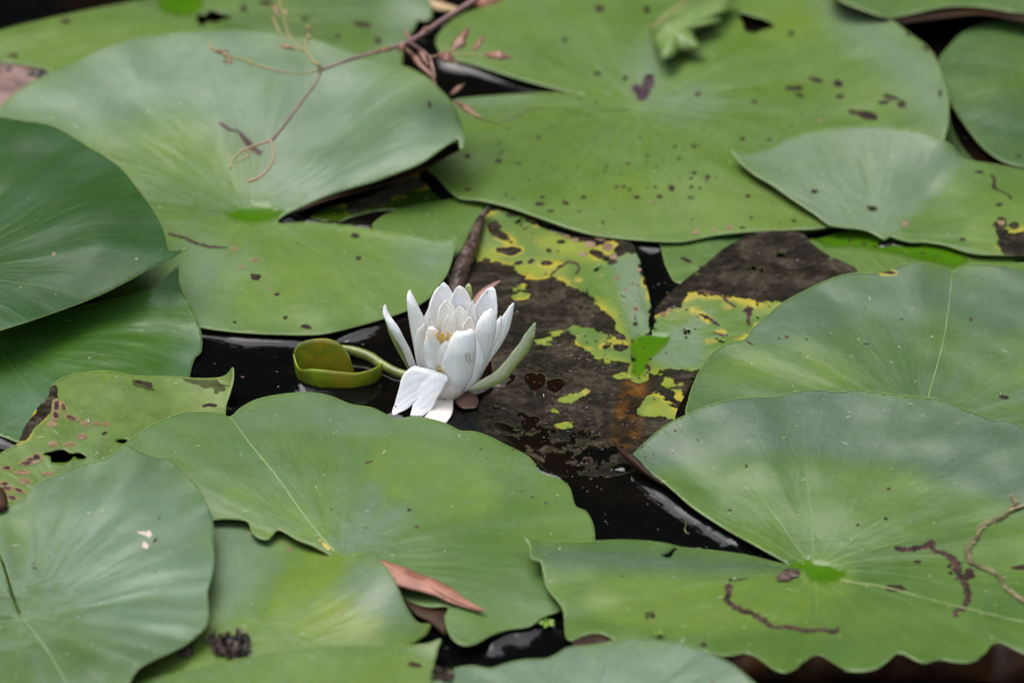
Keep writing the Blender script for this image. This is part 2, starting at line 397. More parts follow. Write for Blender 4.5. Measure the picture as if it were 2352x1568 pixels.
def surf(name, left, right, mat, y, dd, cup=0.2, mode='y', parent=None, nl=7, m=11, thick=0.0004, cf=None, wob=0.0, mo=0, zmin=0.0003):
    """leaf-like blade between two traced edges; dd = depth (mm) along its length, cup = how far the middle bulges to the viewer"""
    cf = cf or (lambda p: p)
    L = spline([cf(p) for p in left], False, nl); Rr = spline([cf(p) for p in right], False, nl)
    n = min(len(L), len(Rr)); s = np.linspace(0, 1, n)
    rs = lambda A: np.stack([np.interp(s, np.linspace(0, 1, len(A)), A[:, k]) for k in range(2)], 1)
    L, Rr = rs(L), rs(Rr); d = np.interp(s, np.linspace(0, 1, len(dd)), dd)
    V = []
    for i in range(n):
        if mode == 'y': a = at_y(L[i][0], L[i][1], y+d[i]*0.001); b = at_y(Rr[i][0], Rr[i][1], y+d[i]*0.001)
        else: a = at_z(L[i][0], L[i][1], d[i]); b = at_z(Rr[i][0], Rr[i][1], d[i])
        wd = np.linalg.norm(b-a)
        for k in range(m):
            w = k/(m-1); q = a+(b-a)*w; c = (1-(2*w-1)**2)*cup*wd
            if mode == 'y': q = q+np.array([0, -c, 0.15*c])
            else: q = q+np.array([0, 0, c])
            if wob: q = q+np.array([0, 1, 0.5])*wob*0.001*math.sin(i*0.9+k*1.3+cup*20)
            q[2] = max(q[2], zmin); V.append(q)
    F = [(i*m+k, i*m+k+1, (i+1)*m+k+1, (i+1)*m+k) for i in range(n-1) for k in range(m-1)]
    o = obj(name, V, F, mat, parent)
    if thick: solid(o, thick, 0, mo, 0)
    return o

# ================================================ THE PADS, back to front, lowest first
# upper-left pad seen behind the big blue-green one
m = mat_pad('pad_r', 1, green=(0.050, 0.095, 0.018), bl=0.15)
pR = pad('dull green lily pad along the top left edge with one rotten hole',
    [(-60,110),(-20,78),(100,46),(230,18),(400,-14),(600,-60),(850,-70),(960,-40),(986,0),(992,38),(978,50),(962,46),(952,66),(938,88),(926,115),(922,150),(880,220),(600,290),(250,280),(160,220),(116,166),(60,150),(0,144),(-50,142)],
    [(0,60,4),(300,10,4),(600,-60,5),(960,-20,9),(940,90,5),(500,120,4),(200,240,3),(600,290,3),(0,144,3)], (420,10), m,
    holes=[[(452,46),(456,30),(470,36),(484,24),(504,30),(526,36),(530,42),(508,46),(496,52),(476,50),(464,60)]], 
    sky_sheen=[[(900,-20),(960,-30),(992,40),(940,80),(900,130),(870,140),(890,60)]], yel=[ell(250,110,260,50)], wet=[ell(415,5,50,32)], seed=1)
spots(pR, [(836,58,22,7,8),(868,94,9,6),(700,45,8,5),(610,7,18,6),(150,50,12,6),(776,84,7,4),(560,20,9,7,40),(30,128,12,5)], M_spot)
# dead leaf at left edge
m = mat_plain('dead_leaf', (0.10, 0.055, 0.045), (0.22, 0.13, 0.11), 50, 0.5, 0.002)
pad('pinkish brown dead leaf at the left edge beneath the large upturned pad', [(-60,150),(0,150),(60,152),(116,168),(110,200),(60,240),(0,262),(-60,270)],
    [(0,150,2),(60,155,3),(100,190,1),(0,260,1),(-60,200,2),(30,200,2.4)], (-20,210), m, seed=2, name='dead_leaf', cat='dead leaf', group=None)
scar(PADS[-1][0], [(-10,160),(40,158),(80,170),(108,176)], [9,12,11,4], M_roll, 'rotten_crust', h=0.003)
# dark wet pad under the water surface between the two big pads
m = mat_pad('pad_u', 3, green=(0.020, 0.045, 0.003), ygreen=(0.05, 0.085, 0.004), bl=0.0, rough=0.2, gr=0.8)
pU = pad('dark olive waterlogged lily pad sunk between the two large upper pads', [(714,498),(750,478),(830,455),(930,410),(985,385),(1040,425),(1070,470),(1000,470),(920,480),(860,484),(800,500),(770,512),(738,508)],
    [(714,498,.6),(985,385,.8),(1070,470,.8),(800,500,.6),(900,440,1.0)], (900,450), m, rot=[ell(880,440,120,22,-14), ell(830,470,50,10,-14)], rsoft=26, seed=3, step=4)
m = mat_pad('pad_t', 4, bl=0.1, yb=-0.05)
pT = pad('plain green lily pad beneath, seen between the brown rolled edge and the upturned pad', [(852,521),(886,492),(946,472),(1006,462),(1090,452),(1125,470),(1120,560),(1060,640),(940,620),(860,545)],
    [(852,521,1),(946,472,1.2),(1100,455,1.2),(1060,640,.8),(980,540,1.6)], (1000,600), m, seed=4)
m = mat_pad('pad_v', 5, green=(0.05, 0.105, 0.028), bl=0.1)
pV = pad('small green corner of a lily pad beside the narrow black water slit', [(1514,540),(1520,575),(1530,612),(1556,650),(1640,640),(1760,580),(1760,500),(1600,500)],
    [(1514,540,2),(1556,650,1.8),(1700,520,2),(1640,580,2.2)], (1700,600), m, seed=5)
spots(pV, [(1576,597,13,4,20),(1608,612,5,2)], M_spot)
m = mat_pad('pad_w', 6, green=(0.022, 0.055, 0.008), bl=0.0)
pW = pad('dark green lily pad in the shaded gap at right, under three others', [(2172,250),(2188,296),(2215,345),(2262,388),(2360,420),(2300,470),(2150,430),(2100,330)],
    [(2172,250,1),(2262,388,1.4),(2150,430,1),(2300,470,1)], (2180,400), m, seed=6)
spots(pW, [(2230,372,22,9,5)], M_spot)
m = mat_pad('pad_o', 7, bl=0.15, yb=0.1)
pO = pad('half-flooded green lily pad with a bright wet strip, below the heart-shaped pad', [(1842,530),(1950,512),(2100,535),(2250,570),(2420,590),(2470,680),(2300,760),(2050,780),(1880,700),(1830,610)],
    [(1842,530,.9),(2250,570,.9),(2420,640,1),(2050,780,1),(2000,600,2.2),(2100,640,2)], (2080,680), m,
    wet=[[(1868,546),(1908,524),(1975,522),(2003,546),(2091,550),(2151,560),(2211,578),(2222,598),(2196,614),(2140,602),(2070,584),(2000,570),(1950,564),(1900,566)]], seed=7)
spots(pO, [(1950,553,4,3),(1985,560,5,3),(2010,566,3,2),(1925,545,4,2),(2120,582,4,3),(2150,590,3,2),(1940,530,6,4)], M_spot)
# the rotten pad in the middle
m = mat_pad('pad_e', 8, green=(0.082, 0.142, 0.018), ygreen=(0.215, 0.235, 0.018), bl=0.2, yb=-0.15, rough=0.36, vein=0.25, tan=1.0)
grn = [[(1098,505),(1120,482),(1180,494),(1300,528),(1452,566),(1466,590),(1480,640),(1492,680),(1494,764),(1455,792),(1420,764),(1400,728),(1370,700),(1345,672),(1300,648),(1250,640),(1200,632),(1165,612),(1090,604)],
       [(1312,758),(1345,754),(1400,768),(1455,790),(1456,832),(1410,838),(1370,826),(1330,802)],
       [(1498,745),(1506,712),(1560,700),(1590,672),(1640,676),(1700,690),(1790,700),(1830,690),(1760,740),(1700,790),(1660,806),(1625,850),(1590,856),(1560,846),(1500,862),(1484,830)],
       [(1482,908),(1500,902),(1530,918),(1560,936),(1580,944),(1576,958),(1540,954),(1500,958),(1468,962),(1472,940)],
       [(1545,895),(1566,886),(1570,905),(1598,908),(1590,922),(1556,922)], ell(1533,877,14,9), ell(1326,906,24,10,-12), ell(1300,918,14,7), ell(1277,944,10,6), ell(1298,972,20,8,-8),
       ell(1262,776,30,9,-25), ell(1190,680,20,9,-8), ell(1188,664,16,6,-20), ell(1440,862,26,8), ell(1488,800,52,36), ell(1468,850,24,30)]
outE = [(1122,476),(1180,488),(1300,520),(1400,545),(1452,560),(1462,580),(1470,600),(1480,640),(1491,680),(1496,712),(1494,750),(1492,768),(1496,768),(1500,738),(1503,712),(1520,692),(1548,664),(1580,637),(1618,608),(1660,572),(1695,552),(1720,538),(1772,530),(1843,536),(1866,560),(1900,584),(1940,602),(1969,622),(1950,680),(1900,760),(1800,870),(1700,960),(1600,1010),(1520,1060),(1440,1085),(1378,1096),(1300,1082),(1220,1045),(1150,1004),(1105,985),(1100,930),(1130,880),(1120,800),(1090,740),(1060,690),(1044,660),(1052,600),(1080,530),(1104,492)]
Qd = None
class RotInv: pass
pE = pad('large decayed lily pad right of the flower, mostly black-brown with yellow-green remnants', outE,
    [(1122,476,3),(1044,650,1.6),(1300,520,1.6),(1450,560,4),(1470,640,3.5),(1400,650,2.2),(1493,760,1.2),(1503,712,1.6),(1600,620,5),(1720,545,9),(1850,545,9),(1960,620,6),(1780,620,6),(1800,870,1.2),(1600,1010,1),(1378,1096,.5),(1150,1004,.5),(1120,800,.7),(1300,850,1),(1490,800,.9),(1470,950,.7),(1640,740,2.2)],
    (1490,795), m, wet=[[(1453,778),(1468,768),(1488,765),(1512,768),(1534,770),(1538,778),(1529,792),(1512,808),(1494,822),(1484,838),(1480,856),(1466,866),(1452,858),(1456,836),(1455,812),(1448,796)]],
    sky_sheen=[[(1408,600),(1462,580),(1482,640),(1494,764),(1455,772),(1430,700)], ell(1560,800,60,50), ell(1600,740,50,14,-35)],
    yel=[ell(1326,906,26,12), ell(1300,918,18,10), ell(1277,944,14,9), ell(1298,972,24,11), ell(1262,776,34,12,-25), ell(1190,676,26,16), ell(1440,862,30,12), ell(1533,877,16,11), ell(1572,905,34,22), ell(1520,945,40,20), ell(1380,832,70,16,12), ell(1110,590,40,24), ell(1230,618,70,20), ell(1350,570,110,26,8), ell(1760,700,60,16), ell(1400,735,20,60,-35), ell(1530,862,60,14)], soft=14,
    orange=[[(1448,846),(1484,846),(1490,872),(1480,920),(1470,960),(1462,1010),(1430,1040),(1408,1030),(1412,960),(1428,900)]],
    holes=[[(1255,876),(1290,868),(1296,884),(1280,900),(1262,896)], [(1205,860),(1248,858),(1250,884),(1222,896)]],
    rag=([(1100,975),(1140,940),(1230,960),(1330,990),(1420,1030),(1440,1100),(1100,1110)], 0.32), seed=8, step=3.6, ripple=0.35, rim=M_rimbrown)
me = pE.data; nv = len(me.vertices)
co = np.empty(nv*3); me.vertices.foreach_get('co', co); co = co.reshape(-1, 3)+np.array(pE.location)
dv = co-CAM; t = dv@FW; Qe = np.stack([(dv@RT)/t*FOC/SC+1176, -(dv@UP)/t*FOC/SC+784], 1)
g = np.zeros(nv)
for p in grn:
    p = np.asarray(p, float); dd = pdist(Qe, p); s_ = np.where(inside(Qe, p), dd, -dd); g = np.maximum(g, np.clip(0.5+s_/(2*24), 0, 1))
rotv = 1-g
for p in (ell(1150,540,36,9,30), ell(1168,575,30,8,0), ell(1135,515,18,9,10), ell(1265,600,24,5,-10), ell(1300,555,18,5,0), ell(1460,735,6,14), ell(1610,722,22,5,30), ell(1330,815,16,8), ell(1540,852,26,6), ell(1330,548,60,9,10), ell(1420,575,24,10,-30), ell(1385,590,30,9,20), ell(1412,798,28,9,-5), ell(1445,572,16,12)):
    p = np.asarray(p, float); dd = pdist(Qe, p); s_ = np.where(inside(Qe, p), dd, -dd); rotv = np.maximum(rotv, np.clip(0.5+s_/30, 0, 0.62))
me.attributes['rot'].data.foreach_set('value', rotv.astype(np.float32))
for L, mt in (([(1355,562,14,8),(1375,545,9,6),(1322,552,8,5),(1395,566,12,9),(1340,585,10,6),(1300,545,7,4),(1384,548,8,6),(1410,590,9,7),(1280,570,8,5),(1500,640,0,0)], M_tan),
              ([(1355,563,6,4),(1396,567,5,4),(1500,632,0,0),(1190,604,12,5,-10),(1220,600,8,5,-20),(1143,606,14,5),(1170,613,16,4,10),(1260,575,7,5),(1288,612,9,3,-10),(1430,580,7,12,60),(1471,636,5,9,25),(1140,520,10,4,20),(1118,598,9,6)], M_spot)):
    spots(pE, [s for s in L if s[2] > 0], mt)
spots(pE, [(1460,710,7,6),(1417,640,6,5),(1502,800,0.1,0.1),(1437,665,5,3),(1468,620,6,5),(1452,652,4,3),(1575,845,5,3),(1590,862,20,7),(1522,722,9,6),(1538,712,8,5)], M_tan)
spots(pE, [(1460,710,3,3),(1590,862,9,3)], M_spot, lift=0.0003)
scar(pE, [(1262,634),(1285,615),(1305,602),(1325,606),(1330,618),(1322,630)], [2,2.5,2.5,3,2.5,2], M_scar)
scar(pE, [(1605,722),(1625,728),(1640,740),(1652,748)], [2,3,4,3], M_scar)
scar(pE, [(1600,668),(1650,676),(1680,700),(1690,705)], [4,4,3,2], M_scar)
scar(pE, [(1712,708),(1722,716),(1718,732),(1722,748)], [9,7,4,4], M_scar)
scar(pE, [(1640,764),(1660,770),(1672,770)], [2,3,2], M_scar)
for sp, wd, ht in (([(1842,540),(1866,556),(1895,578),(1925,592),(1968,618)], [5,9,11,10,4], 0.004), ([(1122,475),(1100,512),(1085,545)], [4,10,8], 0.001)):
    scar(pE, sp, wd, M_roll, 'curled_edge', h=ht, jag=0.2)
rp = [W(1121,476,7), W(1104,505,6), W(1090,545,5.5), W(1072,590,5), W(1056,630,4.5), W(1046,672,3.5), W(1040,700,2)]
tube('rolled_margin', [tuple(p) for p in rp], [0.0006,0.0022,0.0032,0.0039,0.0040,0.0036,0.0016], M_roll, pE, 14, 7, 0.15)

# big pad, upper right
m = mat_pad('pad_m', 9, green=(0.068, 0.124, 0.018), ygreen=(0.108, 0.164, 0.020), bl=0.2, yb=0.1, vein=0.9)
pM = pad('huge freckled green lily pad at upper right, its slit pointing left',
    [(1166,-4),(1138,8),(1086,24),(1046,42),(1014,72),(1001,92),(1010,118),(1046,138),(1086,148),(1146,167),(1226,191),(1300,210),(1345,219),(1300,214),(1266,212),(1186,216),(1106,222),(1046,229),(1005,250),(975,310),(972,360),(979,386),(1002,404),(1026,432),(1054,455),(1098,460),(1166,476),(1226,496),(1306,524),(1366,540),(1446,550),(1506,554),(1566,555),(1606,548),(1646,540),(1731,532),(1811,528),(1871,526),(1907,520),(1990,500),(2080,440),(2150,370),(2168,322),(2178,280),(2178,224),(2163,172),(2151,136),(2131,108),(2099,84),(2067,60),(2035,38),(1991,26),(1960,12),(1900,-10),(1700,-60),(1500,-75),(1300,-50)],
    [(1166,-4,6),(1001,92,5),(1100,150,3.5),(1345,219,3.2),(1106,222,4),(979,386,5),(1098,460,5),(1306,524,4.5),(1566,555,5),(1907,520,5),(2080,440,6),(2175,260,19),(2151,136,22),(2060,60,17),(1900,-10,7),(1500,-75,6),(1465,250,3),(1480,300,4.2),(1700,200,7),(1600,400,7),(1950,240,7),(1400,100,6.5),(1250,380,6.5),(2020,300,7)],
    (1465,250), m, holes=[[(1694,34),(1712,32),(1730,38),(1752,43),(1780,60),(1755,68),(1731,76),(1711,70),(1706,52)]],
    sky_sheen=[[(1880,0),(1960,10),(2060,60),(2150,140),(2180,230),(2175,310),(2150,300),(2110,250),(2040,170),(1990,120),(1900,40)], ell(1570,235,70,22), ell(1490,180,30,70), ell(1100,230,90,12)],
    yel=[ell(1600,480,300,60), ell(1800,60,120,40)], seed=9, ripple=0.5, soft=45)
L = [(1490,180,12,8,0),(1875,184,17,6,15),(1925,193,11,9),(1830,203,14,6,-4),(1812,203,10,5),(1838,220,10,4,20),(1930,222,9,5),(2046,224,20,6,15),(2070,240,12,8),(2030,236,16,4,-10),(1960,258,12,6,20),(1990,265,26,9,15),(1602,217,9,5),(1817,78,8,6),(1732,234,6,4),(1485,23,8,10),(1376,21,12,7),(1297,92,6,6),(1372,170,8,4),(1436,180,6,5),
     (1120,222,5,12),(1145,370,9,4,-10),(1074,359,7,5),(1075,436,6,3),(1236,316,6,4),(1560,365,5,4),(1443,376,5,3),(1340,453,7,4),(1240,469,12,5),(1265,485,8,3),(1300,467,8,4),(1540,430,6,4),(1595,398,6,4),(1625,407,7,5),(1588,430,5,4),(1586,454,8,3),(1416,430,5,3),(1432,429,6,3),(1446,437,5,3),(1462,453,6,4),(1515,452,7,4),(1543,433,7,8),(1587,410,5,3),(1608,432,5,3),(1505,430,4,3),(1717,450,6,4),(1705,320,6,4),(1766,321,5,4),(1725,500,4,3),(1704,523,5,3),(1823,507,6,3),(1245,453,7,3),(1330,485,4,2),(1385,512,4,3),(1550,337,5,4),(1594,336,6,4),(1487,358,4,3),(1162,448,5,3),(1180,456,4,2)]
spots(pM, L, M_spot)
spots(pM, [(1462,203,13,11),(1474,220,13,16,0),(1490,195,15,14,-40),(1484,212,9,14,20)], mat_plain('scar_purple', (0.020, 0.012, 0.016), (0.060, 0.038, 0.045), 120, 0.7, 0.0, 0.1), 'leaf_scar', lift=0.0003)
spots(pM, [(2070,66,14,4,42),(2100,92,12,4,45),(2126,112,9,4,40),(2085,80,8,3,45),(2163,180,3,14),(2160,215,4,10)], M_spot, jag=0.5)
spots(pM, [(1675,523,8,5),(1640,527,6,4),(1598,533,10,5),(1498,463,5,4),(1883,278,6,3),(2170,200,5,20)], M_tan)
spots(pM, [(random.gauss(1450,230), random.gauss(370,90), random.uniform(1.8,3.6), random.uniform(1.4,2.6)) for _ in range(85)], M_spot, 'fine_freckles')
scar(pM, [(1142,283),(1170,276),(1195,262),(1220,252),(1248,248)], [2,3,2,2.5,2], mat_plain('trail', (0.07, 0.09, 0.02), (0.05, 0.05, 0.02)), jag=0.5)

# pads at the right edge
m = mat_pad('pad_p', 10, green=(0.040, 0.085, 0.026), wax_sheen=(0.06, 0.105, 0.062), bl=0.35)
pP = pad('smooth deep green lily pad cut off by the right edge, beside black water', [(2360,36),(2303,40),(2263,48),(2211,76),(2179,108),(2159,132),(2155,152),(2167,192),(2183,236),(2211,280),(2251,332),(2291,364),(2331,380),(2380,388),(2480,390),(2600,330),(2620,180),(2500,60)],
    [(2303,40,8),(2155,152,7),(2211,280,6),(2331,380,5),(2600,330,8),(2420,200,5),(2500,60,9),(2300,200,9)], (2440,190), m, seed=10)
spots(pP, [(2340,360,6,4),(2190,260,3,2)], M_spot)
m = mat_pad('pad_q', 11, bl=0.3, green=(0.045, 0.10, 0.022))
pQ = pad('strip of green lily pad with brown turned-down rim along the top right edge', [(1900,-30),(1931,2),(1979,22),(2019,36),(2051,40),(2111,28),(2171,16),(2251,16),(2352,30),(2450,20),(2450,-120),(2150,-170),(1950,-120)],
    [(1931,2,20),(2051,40,18),(2171,16,19),(2352,30,18),(2150,-170,6),(2150,-60,14)], (2150,-80), m, rim=M_rimbrown, seed=11, ripple=0.2)
surf('turned_down_margin', [(1940,8),(2019,37),(2051,41),(2111,29),(2171,17),(2251,17),(2352,31),(2420,28)], [(1950,10),(2019,46),(2060,54),(2120,48),(2200,38),(2260,34),(2352,50),(2420,60)], M_under, 0, [16]*3, 0.0, 'z', pQ)
# heart-shaped pad over it
m = mat_pad('pad_n', 12, green=(0.060, 0.118, 0.020), bl=0.12, yb=0.05)
def mk_N():
    return pad('folded heart-shaped lily pad on the huge pad, bluish at left, rotten at right',
    [(1679,344),(1715,354),(1751,348),(1779,340),(1803,322),(1843,307),(1891,296),(1951,291),(2011,290),(2071,294),(2123,304),(2167,321),(2191,338),(2212,364),(2250,372),(2291,378),(2352,390),(2480,420),(2520,500),(2450,570),(2352,585),(2291,586),(2231,582),(2171,564),(2123,556),(2091,556),(2059,548),(2043,543),(2033,551),(1991,530),(1931,522),(1903,516),(1871,492),(1811,452),(1771,424),(1731,400),(1699,372)],
    [(1679,344,14),(1803,322,13),(1951,291,19),(2123,304,21),(2175,326,20),(2212,364,13),(2352,390,6),(2480,470,6),(2352,585,4),(2171,564,4.5),(2043,543,5),(1903,516,8),(1771,424,11),(1950,400,13),(2060,470,9),(2130,440,7),(2250,480,7)],
    (2010,535), m, sky_sheen=[[(1679,344),(1803,315),(1951,285),(2123,300),(2215,365),(2150,440),(2060,530),(2000,540),(1903,520),(1771,424)]], soft=14,
    rot=[[(2290,520),(2320,535),(2360,530),(2440,560),(2380,600),(2320,590),(2290,560)], ell(2300,510,14,10), ell(2330,518,12,8)], rsoft=16, yel=[ell(2340,540,120,60)], seed=12, ripple=0.3)
pN = mk_N()
spots(pN, [(2005,479,13,6,10),(1871,440,8,5),(2211,550,7,4),(2295,470,8,4),(2250,395,10,4)], M_spot)
scar(pN, [(2276,402),(2284,412),(2282,430),(2300,440),(2318,450),(2322,458)], [2.5,3.5,4,2.5,2,4], M_spot, jag=0.5)
spots(pN, [(2300,512,10,7),(2080,515,9,5)], M_tan)

# large upturned blue-green pad, upper left
m = mat_pad('pad_a', 13, bl=0.2, wax_sheen=(0.120, 0.175, 0.118), yb=0.05)
pA = pad('large blue-green lily pad at upper left with upturned far rim and central puddle',
    [(-60,300),(0,244),(52,200),(116,166),(172,142),(220,116),(280,94),(340,82),(400,74),(480,70),(560,68),(620,72),(660,80),(720,88),(780,108),(846,132),(886,142),(930,152),(986,180),(1010,204),(1034,228),(1046,248),(1058,280),(1067,308),(1068,332),(1060,344),(1054,330),(1052,318),(1018,340),(966,376),(906,400),(860,417),(800,434),(746,452),(700,472),(664,488),(640,503),(640,512),(706,510),(786,516),(866,528),(946,540),(1002,552),(1044,552),(1040,590),(1026,630),(1002,662),(986,684),(941,710),(880,732),(800,754),(732,768),(640,768),(560,764),(500,758),(460,752),(380,735),(250,690),(100,600),(-30,450)],
    [(-30,270,22),(116,166,27),(280,94,31),(500,69,34),(720,88,34),(886,142,33),(1034,228,33),(1064,320,30),(966,376,25),(800,434,14),(664,488,5),(640,512,3.2),(786,516,3.6),(1002,552,4.2),(1026,630,4.5),(941,710,3.6),(732,768,3.2),(560,764,3.2),(460,752,3.5),(250,690,5),(100,600,7),(-30,450,11),
     (575,490,2.6),(500,495,3.4),(450,540,4),(560,560,4),(760,620,6),(560,400,10),(400,400,12),(250,400,14),(560,250,23),(800,300,21),(300,250,22),(900,330,27),(700,420,11)],
    (575,490), m, wet=[[(520,488),(545,474),(580,468),(620,470),(650,484),(640,500),(612,508),(580,515),(545,508),(528,498)]],
    sky_sheen=[[(-20,260),(116,170),(280,98),(560,72),(846,136),(1034,230),(1064,330),(966,376),(664,490),(600,440),(560,330),(430,250),(200,310)], [(440,560),(540,600),(470,720),(420,680)], ell(990,580,50,36)],
    yel=[ell(740,610,280,100), ell(460,330,110,60,30)], seed=13, soft=60, ripple=0.55, nrip=9, rim=M_rim)
spots(pA, [(587,636,13,7,5),(636,676,7,4),(703,750,14,5,8),(655,729,6,4),(815,541,10,5),(823,593,7,4),(539,740,5,3),(987,241,5,8),(672,140,0,0),(412,520,0,0)][:8], M_spot)
spots(pA, [(539,571,8,5),(583,598,8,4),(554,614,6,4),(593,596,3,3),(620,663,4,3)], M_tan)
scar(pA, [(386,536),(420,546),(450,558),(480,566),(524,570)], [3,4,4,4,2], M_scar)
scar(pA, [(504,282),(528,298),(548,303),(562,320),(575,335),(600,354)], [4,4,3,7,8,7], mat_plain('scar_mauve', (0.055, 0.028, 0.034), (0.10, 0.060, 0.060), 90, 0.7, 0.0, 0.1), jag=0.2)
# its turned-under brown margin
surf('turned_under_margin', [(1056,322),(1018,341),(966,377),(906,401),(860,418),(800,435),(746,453),(700,473),(668,488)],
     [(1054,346),(1030,358),(985,385),(920,415),(862,430),(800,446),(746,462),(700,480),(668,492)], M_under, 0, [22,21,19.5,16,13,11,8,6,4], 0.0, 'z', pA)
surf('curled_tip', [(1052,316),(1050,326),(1052,336),(1060,344)], [(1060,300),(1068,318),(1069,334),(1061,345)], m, 0, [26,26,25], 0.15, 'z', pA)

# pads at the left
m = mat_pad('pad_c', 14, green=(0.026, 0.080, 0.008), ygreen=(0.052, 0.120, 0.012), wax_sheen=(0.07, 0.13, 0.08), bl=0.10, rough=0.30, spec=0.36)
pC = pad('glossy dark green lily pad at the left with a raised spear-like tip',
    [(-60,740),(120,715),(240,684),(304,674),(348,662),(384,634),(404,612),(411,603),(411,625),(411,646),(424,678),(444,710),(456,742),(464,774),(462,808),(448,822),(437,858),(420,930),(330,990),(200,1020),(80,1030),(36,1014),(0,1000),(-80,980),(-200,900),(-180,800)],
    [(-60,740,9),(240,684,10),(348,662,16),(411,603,25),(420,670,12),(464,774,5),(437,858,3.6),(330,990,2.2),(36,1014,2.2),(-80,980,3),(-10,785,4),(250,780,9),(150,880,6),(330,830,8)],
    (-10,785), m, seed=14, ripple=0.9, nrip=11, sky_sheen=[[(420,800),(464,790),(440,860),(400,850)], ell(60,930,80,60)])
m = mat_pad('pad_b', 15, green=(0.016, 0.056, 0.008), ygreen=(0.030, 0.080, 0.010), wax_sheen=(0.034, 0.082, 0.042), bl=0.45, rough=0.40, vein=1.1, yb=-0.1, spec=0.17)
pB = pad('dark green lily pad at the left edge, raised above its neighbours, with pale veins',
    [(0,268),(60,278),(110,286),(150,304),(200,335),(240,358),(282,390),(310,425),(340,465),(365,505),(380,540),(388,572),(404,574),(432,568),(400,590),(344,618),(240,672),(140,712),(0,758),(-120,790),(-300,720),(-350,520),(-250,330),(-100,262)],
    [(0,268,28),(150,304,31),(282,390,33),(380,540,31),(432,568,28),(240,672,24),(0,758,22),(-300,720,22),(-350,520,22),(-100,262,26),(-150,540,22),(120,480,32),(230,560,34)],
    (-160,620), m, seed=15, ripple=0.9, nrip=9)
spots(pB, [(124,584,4,6,20)], M_tan)
m = mat_pad('pad_d', 16, green=(0.086, 0.142, 0.020), ygreen=(0.13, 0.185, 0.024), bl=0.25, yb=0.1, gr=0.9)
pD = pad('yellow-green lily pad at lower left with ringed brown spots and crusty edge',
    [(116,888),(140,868),(172,858),(240,850),(280,856),(312,862),(400,864),(460,868),(504,866),(522,858),(535,842),(537,870),(529,902),(520,930),(517,955),(470,1090),(400,1200),(250,1290),(80,1310),(-60,1240),(-70,1090),(0,1040),(40,1018),(46,1006),(60,974),(84,938),(110,912)],
    [(116,888,9),(240,850,10),(400,864,7),(504,866,8),(535,842,14),(520,930,5),(470,1090,3),(250,1290,3),(-60,1240,3),(0,1040,6),(60,974,9),(180,1150,4),(300,960,7),(150,1000,8)],
    (190,1190), m, holes=[[(99,1042),(120,1036),(145,1032),(160,1040),(172,1042),(166,1052),(156,1060),(136,1062),(118,1060),(116,1048)], [(168,1042),(185,1040),(198,1050),(180,1053)], [(266,1011),(285,1008),(300,1014),(282,1018)]],
    rot=[[(112,892),(128,884),(135,930),(100,960),(60,1010),(40,1018),(60,970),(90,935)]], rsoft=10, seed=16, ripple=0.4, rim=M_rimbrown,
    yel=[ell(470,900,60,40)])
M_moss = mat_plain('moss', (0.045,0.060,0.006),(0.025,0.026,0.006),120,0.6,0,0.15)
spots(pD, [(470,880,44,10,6),(500,890,14,12),(440,872,20,6),(330,884,26,9,15)], M_moss, 'moss_stain', lift=0.0001, jag=0.45)
rs = [(244,974,9,5,0),(220,972,8,3),(195,972,9,6),(130,932,8,16,8),(146,935,5,12,-10),(128,954,9,12,20),(165,960,15,6,20),(120,974,12,6),(190,1003,12,6),(121,1019,11,6),(159,1020,12,5),(84,1050,12,8),(60,1064,16,5),(78,1060,14,6),(50,1085,16,5),(55,1105,14,6),(110,1087,14,4),(15,1075,12,5),(16,1122,14,7),(44,1127,13,5,20),(10,1112,10,6),(28,1143,13,6,20),(70,1056,12,6)]
spots(pD, [(a,b,c*1.25,d*1.35,*e) for a,b,c,d,*e in rs], M_halo, lift=0.0001)
spots(pD, [(a,b,c*.95,d*.95,*e) for a,b,c,d,*e in rs], M_tan, lift=0.00025, jag=0.15)
spots(pD, [(a,b,c*.7,d*.65,*e) for a,b,c,d,*e in rs[3:7]+rs[11:13]+rs[17:]], M_scar, lift=0.0004)
spots(pD, [(336,884,14,5,15),(318,878,8,4),(486,930,14,4,5),(470,932,6,3),(240,995,8,3,-20)], M_spot)
scar(pD, [(114,896),(108,920),(86,944),(68,972),(54,998),(42,1016),(14,1034),(-10,1046)], [4,7,8,9,10,8,7,6], M_roll, 'crusty_edge', h=0.0022)

# big front-centre pad and its neighbours
m = mat_pad('pad_h', 17, green=(0.080, 0.138, 0.020), ygreen=(0.130, 0.185, 0.018), bl=0.3, yb=0.1, vein=0.3)
pH = pad('yellow-green lily pad at the bottom, its pale right lobe curling over the big pad',
    [(440,1150),(560,1180),(650,1205),(720,1240),(770,1262),(790,1276),(804,1272),(832,1270),(860,1280),(880,1292),(900,1320),(915,1350),(931,1386),(946,1412),(962,1430),(986,1432),(990,1434),(982,1453),(962,1469),(946,1478),(880,1500),(780,1530),(640,1580),(480,1640),(300,1620),(260,1500),(350,1300)],
    [(440,1150,5),(650,1205,5),(740,1258,5),(800,1273,14),(860,1280,19),(915,1350,17),(962,1430,8),(986,1432,6),(946,1478,4),(780,1530,4),(480,1640,4),(300,1560,4),(350,1300,5),(600,1400,8),(800,1400,11),(740,1320,9)],
    (560,1500), m, seed=17, ripple=0.5, sky_sheen=[[(810,1280),(860,1285),(905,1330),(960,1440),(900,1440),(840,1390),(780,1360)], [(490,1190),(600,1230),(640,1300),(560,1400),(500,1420)]],
    yel=[ell(760,1380,130,90), ell(760,1290,60,50)], soft=30)
spots(pH, [(762,1266,15,7,10),(665,1261,6,4),(532,1467,4,3),(784,1407,5,3)], mat_plain('spot_rust', (0.16, 0.09, 0.05), (0.10, 0.07, 0.03), 200, 0.6))
